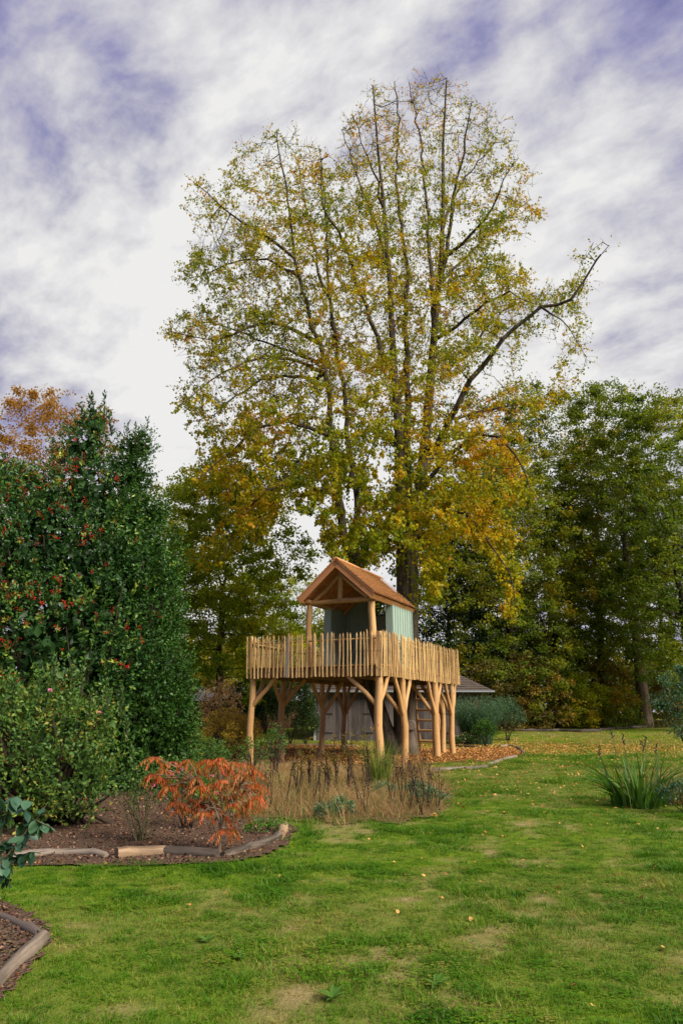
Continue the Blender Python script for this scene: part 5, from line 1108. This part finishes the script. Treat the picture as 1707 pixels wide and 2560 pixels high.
# broad-leaved shrub close to the camera, bottom left
def oval_leaf_mesh(name, L, W, mat, tint):
    n_ = 7; V = [(0, 0, 0)]; 
    for i in range(1, n_): f = i/n_; w_ = W*.5*math.sin(math.pi*f**.8)**.75; V += [(-w_, L*f, .10*w_+.02*L*math.sin(3*f)), (0, L*f, -.05*L*f*f), (w_, L*f, .10*w_+.02*L*math.sin(3*f+1))]
    V.append((0, L, -.06*L)); Fc = [(0, 2, 1), (0, 3, 2)]
    for i in range(n_-2): a = 1+3*i; Fc += [(a, a+1, a+4, a+3), (a+1, a+2, a+5, a+4)]
    a = 1+3*(n_-2); Fc += [(a, a+1, len(V)-1), (a+1, a+2, len(V)-1)]
    me = bpy.data.meshes.new(name); me.from_pydata(V, [], Fc); me.polygons.foreach_set('use_smooth', [True]*len(Fc)); at = me.attributes.new('tint', 'FLOAT', 'POINT'); at.data.foreach_set('value', [tint+.15*abs(v[0])/W for v in V]); me.materials.append(mat); return me
M_COT = m_leaf('dusky_green_leaf', [(0, lin(.018, .055, .035)), (.5, lin(.04, .11, .06)), (1, lin(.09, .19, .09))], .18, .45, .4)
YC = 4.35; cb = Vector((-2.45, YC, 0)); CT = empty('smoke_bush', cb, 'dusky green round-leaved branch hanging into the bottom left corner', 'shrub')
lm = [oval_leaf_mesh('leaf', 1.0, .72, M_COT, t) for t in (.15, .35, .5, .65, .8)]
cs_ = MB(); TW = [((-60, 2250), (10, 2060), (35, 1990)), ((-60, 2250), (50, 2100), (70, 2000)), ((-40, 2230), (70, 2080), (118, 2010)), ((-80, 2250), (10, 2150), (15, 2210)), ((-80, 2100), (-10, 2030), (0, 1990)), ((-60, 2240), (50, 2140), (80, 2130)), ((-80, 2200), (-10, 2120), (20, 2100)), ((-60, 2240), (90, 2050), (130, 2070))]
for pl_ in TW:
    q = [A(p[0], p[1], YC+random.uniform(-.15, .15))-cb for p in pl_]; q = [Vector((-.1, 0, .0))]+q; cs_.tube(q, [.012, .007, .005, .003], 6)
    for j in range(26):
        f = random.uniform(.1, 1); p = q[1].lerp(q[2], f*2) if f < .5 else q[2].lerp(q[3], f*2-1)
        a = random.uniform(0, 6.28); s_ = random.uniform(.045, .085)
        o = link('leaf', random.choice(lm), CT, p, (random.uniform(-1.5, -.1), random.uniform(-.6, .6), a)); o.scale = (s_, s_, s_)
cs_.build('stem', B_STEM, CT)
# iris / day-lily clump on the right
def clump(name, label, base, nb_, H, wd, lean, mat, ti, group=None, cat='plant', r0=.25, segs=6, curve=1.0, tsd=.2):
    root = empty(name, base, label, cat, group); a = RNG.uniform(0, 6.28, nb_); r_ = r0*np.sqrt(RNG.random(nb_)); B = np.stack([r_*np.cos(a), r_*np.sin(a), -.02+0*a], 1)
    o = blade_obj('blades', B, H*RNG.uniform(.5, 1.05, nb_), wd*RNG.uniform(.6, 1.2, nb_), lean*RNG.uniform(.1, 1.25, nb_), a+RNG.normal(0, .5, nb_), np.clip(ti+RNG.normal(0, tsd, nb_), 0, 1), mat, root, segs, curve); o['kind'] = 'stuff'; return root
ib = G(1598, 2015); IR = clump('iris_clump', 'clump of long arching strap leaves with dry seed stalks in the lawn on the right', ib, 150, 1.12, .055, 1.6, M_FRESH, .34, r0=.42)
for dx, dy, h in ((-.32, .05, 1.22), (-.20, -.1, 1.12), (.2, .1, 1.0), (.36, -.05, .96), (-.55, .1, .92), (.28, .15, 1.08)):
    MB().tube([Vector((dx*.5, dy, 0)), Vector((dx*.9, dy, h*.6)), Vector((dx, dy, h))], [.006, .005, .004], 5).build('seed_stalk', B_STEM, IR)
    hd = MB()
    for i in range(5): hd.tube([Vector((dx+random.uniform(-.03, .03), dy, h-.14+.035*i)), Vector((dx+random.uniform(-.04, .04), dy, h-.10+.035*i))], [.011, .006], 6)
    hd.build('seed_head', B_DARK, IR)
clump('brown_grass_clump', 'brown dried clump behind the strap-leaved plant at the right edge', G(1700, 2010), 700, .75, .008, .8, M_STRAW, .42, r0=.4, segs=3)
bush('grey_shrub', 'grey-green low shrub at the right edge beside the strap leaves', G(1712, 2035), .38, .3, .5, 1200, .04, M_WGRN, .3, seed=31, stems=8)
sap = gbase(1712, 1880, 20)
FT('young_apple_tree', 'small round-leaved green tree leaning in at the right edge', Vector((sap.x, 20, 0)), 2.95, 1.0, .85, M_WGRN, B_TWIG, 5200, .062, None, tint=(.5, .22), natt=160, trunk_r=.05, seed=50, clump=1.3, nbl=12, blobs=[(-.15, 0, 2.0, .55), (-.45, 0, 1.75, .40), (.2, .1, 2.3, .5), (-.3, -.1, 2.45, .28), (-.1, 0, 1.35, .42), (.3, 0, 1.6, .5), (.5, 0, 2.2, .5), (-.05, 0, 1.0, .25)])
# ---------------- meadow bed: dry grasses, dead heads, rushes
strip_grass('dry_meadow_grass', 'tangle of tawny dry meadow grass in front of the tree house', -3.6, 3.2, 9.8, 21, 32000, .42, .50, M_STRAW, .006, 2.1, GB_M, 3)
strip_grass('matted_dry_grass', 'low matted dead grass at the foot of the meadow plants', -3.8, 3.4, 9.9, 21, 20000, .20, .42, M_STRAW, .007, 2.4, GB_M, 2)
strip_grass('green_meadow_grass', 'green blades growing through the dry meadow grass', -3.6, 3.2, 10.2, 19, 5000, .34, .5, M_FRESH, .007, .9, GB_M, 3)
GB_E = [(x, y) for x, y in poly_g([(560, 2045), (800, 2066), (1000, 2066), (1000, 2050), (700, 2040)])]
strip_grass('bed_edge_grass', 'longer bright grass along the front edge of the meadow bed', -2.2, 2, 9.6, 12, 5000, .12, .5, M_FRESH, .006, .8, GB_E, 2)
rsh = G(935, 1940); RU = clump('rush_clump', 'tall green-brown rush clump in front of the middle leg', Vector((rsh.x, 16.3, 0)), 520, 1.15, .010, .55, M_FRESH, .75, r0=.22, segs=4, tsd=.2, group=None)
clump('rush_clump', 'shorter straw-tipped rush clump right of the middle leg', Vector((G(1010, 1930).x*.9, 16.8, 0)), 300, .95, .009, .7, M_STRAW, .4, r0=.25, segs=4)
def dead_plant(px, Y, h, nh, label, group='dead dark flower stalks in the meadow'):
    p = A(px, 1900, Y); b = Vector((p.x, Y, 0)); root = empty('dead_flower_stalk', b, label, 'plant', group); mb_ = MB(); C = []
    for i in range(nh):
        e = Vector((random.uniform(-.16, .16), random.uniform(-.1, .1), h*random.uniform(.7, 1.0))); mb_.tube([Vector((random.uniform(-.04, .04), 0, -.02)), e*.5+Vector((.01, 0, 0)), e], [.006, .005, .003], 5)
        k = 16; f = RNG.uniform(0, 1, (k, 1)); C.append(np.array(e)+np.array([0, 0, .03])-np.array([0, 0, .22])*f+RNG.normal(0, .022, (k, 3)))
    mb_.build('stalk', B_DARK, root); C = np.concatenate(C); o = leaf_obj('dry_head', C, rdir(len(C)), rdir(len(C)), .035, .02, RNG.uniform(0, .8, len(C)), M_DEAD, root); o['kind'] = 'stuff'
for px, Y, h, nh, lb in ((677, 12.0, 1.12, 3, 'tallest dark dead stalk at the left, just right of the sumac'), (712, 12.2, .95, 3, 'dead stalk pair between the tallest stalk and the centre'), (660, 11.6, .75, 2, 'short dark stalk close to the sumac leaves'), (785, 13.0, .92, 4, 'group of dark seed heads left of the rush clump'), (800, 12.4, .8, 3, 'lower dark seed heads beside the group left of the rushes'),
                         (898, 12.2, .72, 4, 'dark stalks low in front of the rush clump'), (912, 11.6, .6, 3, 'short dark stalks at the front centre of the meadow'), (975, 12.6, .98, 4, 'dark seed heads in front of the rush clump'), (1000, 12.4, .85, 5, 'brown withered heads right of the rush clump'), (1020, 12.0, .8, 5, 'withered brown clump at the right part of the meadow'),
                         (1040, 12.6, .9, 4, 'dark heads at the right end of the meadow bed'), (1065, 12.2, .75, 4, 'low withered heads by the right edge of the meadow'), (1090, 12.0, .62, 3, 'last dark stalk at the right tip of the meadow bed'), (1050, 11.5, .6, 5, 'withered stalks above the green rosettes')):
    dead_plant(px, Y, h, nh, lb)
for px, py, s_, lb in ((850, 2048, .26, 'small blue-green rosette plant at the front of the meadow, left of centre'), (1075, 2020, .30, 'green leafy clump at the right tip of the meadow bed'), (1040, 1995, .26, 'green leafy clump just left of the meadow tip'), (960, 1990, .22, 'small bright green plant amid the dry grass'), (815, 2052, .18, 'smallest blue-green rosette on the lawn edge')):
    bush('green_rosette', lb, G(px, py), s_, s_*.7, s_*1.1, 420, .055, M_WGRN, .55, 'green rosettes in the meadow bed', 'plant', seed=int(px), stems=6, wf=.35)
for px, Y, h, lb in ((915, 14.5, 1.35, 'thin reddish wild stalk left of the rush clump'), (870, 15.2, 1.2, 'thin leafy stalk in front of the fourth leg'), (840, 15.6, 1.15, 'thin leafy stalk right of the third leg'), (745, 14.0, 1.0, 'thin green weed left of the third leg'), (775, 15.5, 1.05, 'thin red-stemmed weed beside the third leg'), (820, 14.0, .9, 'thin weed with tiny leaves in mid meadow')):
    p = A(px, 1900, Y); bush('tall_weed', lb, Vector((p.x, Y, 0)), .16, .14, h, 260, .045, M_BROWNISH, .45, 'tall thin weeds in the meadow', 'plant', seed=int(px), stems=7, shell=.2)
# ---------------- leaf litter and mulch chips
M_FALL = m_leaf('fallen_leaf', [(0, lin(.14, .06, .02)), (.35, lin(.36, .15, .04)), (.7, lin(.58, .30, .08)), (1, lin(.66, .46, .17))], .15, .7)
M_CHIP = m_leaf('bark_chip', [(0, lin(.04, .022, .014)), (.5, lin(.13, .075, .045)), (.8, lin(.26, .16, .10)), (.93, lin(.40, .28, .19)), (1, lin(.45, .20, .07))], .05, .8)
def litter(name, label, P_, L, mat, ti, tsd=.25, flat=.35):
    P_[:, 2] = tz_np(P_[:, 0], P_[:, 1])+.012+RNG.uniform(0, .02, len(P_)); n_ = len(P_); T = rdir(n_)*[1, 1, flat]; Nn = rdir(n_)*flat+[0, 0, 1]
    return tag(leaf_obj(name, P_, T, Nn, L*RNG.uniform(.6, 1.25, n_), L*.85*RNG.uniform(.6, 1.1, n_), np.clip(ti+RNG.normal(0, tsd, n_), 0, 1), mat, None, .3), label, None, None, 'stuff')
def in_poly_pts(poly, n_):
    a = np.array(poly); x = RNG.uniform(a[:, 0].min(), a[:, 0].max(), n_); y = RNG.uniform(a[:, 1].min(), a[:, 1].max(), n_); k = inpoly(x, y, poly); return np.stack([x[k], y[k], 0*x[k]], 1)
litter('leaf_litter', 'orange-brown fallen leaves carpeting the ring under the tree house', in_poly_pts(GB_R, 26000), .075, M_FALL, .40, .25, .5)
pts = []
for cx, cy, sx, sy, k in ((8, 31.5, 6, 2.6, 8000), (15, 38, 8, 4, 7000), (6, 24, 5, 5, 1500), (1, 36.5, 5, 2, 2200), (4, 18, 5, 5, 1100), (8, 35, 4, 2, 2000)):
    pts.append(np.stack([RNG.normal(cx, sx, k), RNG.normal(cy, sy, k), np.zeros(k)], 1))
Lp = np.concatenate(pts); k = (Lp[:, 1] < 46) & (Lp[:, 1] > 11) & ~((Lp[:, 1] > 38.5) & (Lp[:, 0] < 8.3)) & ~inpoly(Lp[:, 0], Lp[:, 1], GB_M)
litter('leaf_litter', 'yellow and orange leaves strewn over the far lawn', Lp[k], .075, M_FALL, .62, .22)
litter('bark_chips', 'brown bark chips and dead leaves on the rose bed', in_poly_pts(GB_L, 26000), .042, M_CHIP, .45, .28, .6)
litter('bark_chips', 'brown bark chips in the small corner bed', in_poly_pts(GB_LL, 3600), .034, M_CHIP, .45, .28, .6)
# single leaves one can pick out on the near lawn
fl = [oval_leaf_mesh('fallen_leaf', 1.0, .8, M_FALL, t) for t in (.05, .22, .42, .58, .72)]
NEAR = [(800, 2322), (990, 2292), (1352, 2175), (1390, 2235), (1455, 2120), (1540, 2100), (1630, 2180), (1640, 2175), (1648, 2440), (1655, 2380), (1445, 2475), (1472, 2362), (1480, 2530), (1660, 2395), (176, 2207), (130, 2280), (620, 2178), (410, 2195), (1270, 2150), (1100, 2110), (1180, 2090), (925, 2105), (1450, 2085), (1560, 2145), (290, 2260), (470, 2270), (700, 2195), (1010, 2150), (125, 2352), (1225, 2058), (1325, 2065), (1600, 2250), (860, 2160), (560, 2240), (1390, 2040), (1290, 2020), (1110, 2060)]
for i in range(75):
    NEAR.append((random.uniform(980, 1690), 1975+random.random()**1.6*330))
for i, (px, py) in enumerate(NEAR):
    g = G(px, py)
    if inpoly(np.array([g.x]), np.array([g.y]), GB_M)[0] or inpoly(np.array([g.x]), np.array([g.y]), GB_L)[0]: continue
    s_ = random.uniform(.03, .048); ci = random.randrange(5); o = link('fallen_leaf', fl[ci], None, (g.x, g.y, g.z+.03), (random.uniform(-.6, .6), random.uniform(-.7, .7), random.uniform(0, 6.28))); o.scale = (s_, s_*random.uniform(.6, 1), s_*1.8)
    where = 'the near left lawn' if px < 700 and py > 2150 else 'the near right lawn' if py > 2150 and px > 1200 else 'the middle of the near lawn' if py > 2150 else 'the far right lawn near the strap-leaved clump' if px > 1380 else 'the lawn between meadow and strap-leaved clump' if px > 1130 else 'the lawn in front of the meadow'
    hue = ('dark brown', 'red-brown', 'orange', 'golden', 'pale yellow')[ci]; tag(o, '%s fallen leaf lying on %s' % (hue, where), 'leaf', '%s fallen leaves on %s' % (hue, where))
# broad weeds in the lawn
for px, py, s_, lb in ((830, 2503, .075, 'flat-leaved dandelion low on the lawn near the bottom centre'), (1090, 2470, .08, 'pale green plantain in the lawn right of the bottom centre'), (515, 2358, .06, 'small dandelion in the left part of the lawn'), (600, 2400, .06, 'dandelion beside a brown patch left of centre'), (1330, 2230, .05, 'small plantain by the bare patch on the right')):
    g = G(px, py); rt = empty('lawn_weed', g, lb, 'plant', 'broad-leaved weeds in the lawn'); k = 9
    for j in range(k):
        o = link('leaf', FRL[j % 2] if 'FRL' in globals() else globals().setdefault('FRL', [oval_leaf_mesh('leaf', 1.0, .32, M_FRESH, .45), oval_leaf_mesh('leaf', 1.0, .36, M_FRESH, .6)])[j % 2], rt, (0, 0, .015), (random.uniform(.15, .5), 0, 6.283*j/k+random.uniform(-.2, .2))); z_ = s_*random.uniform(.8, 1.3); o.scale = (z_, z_, z_)
print('done')
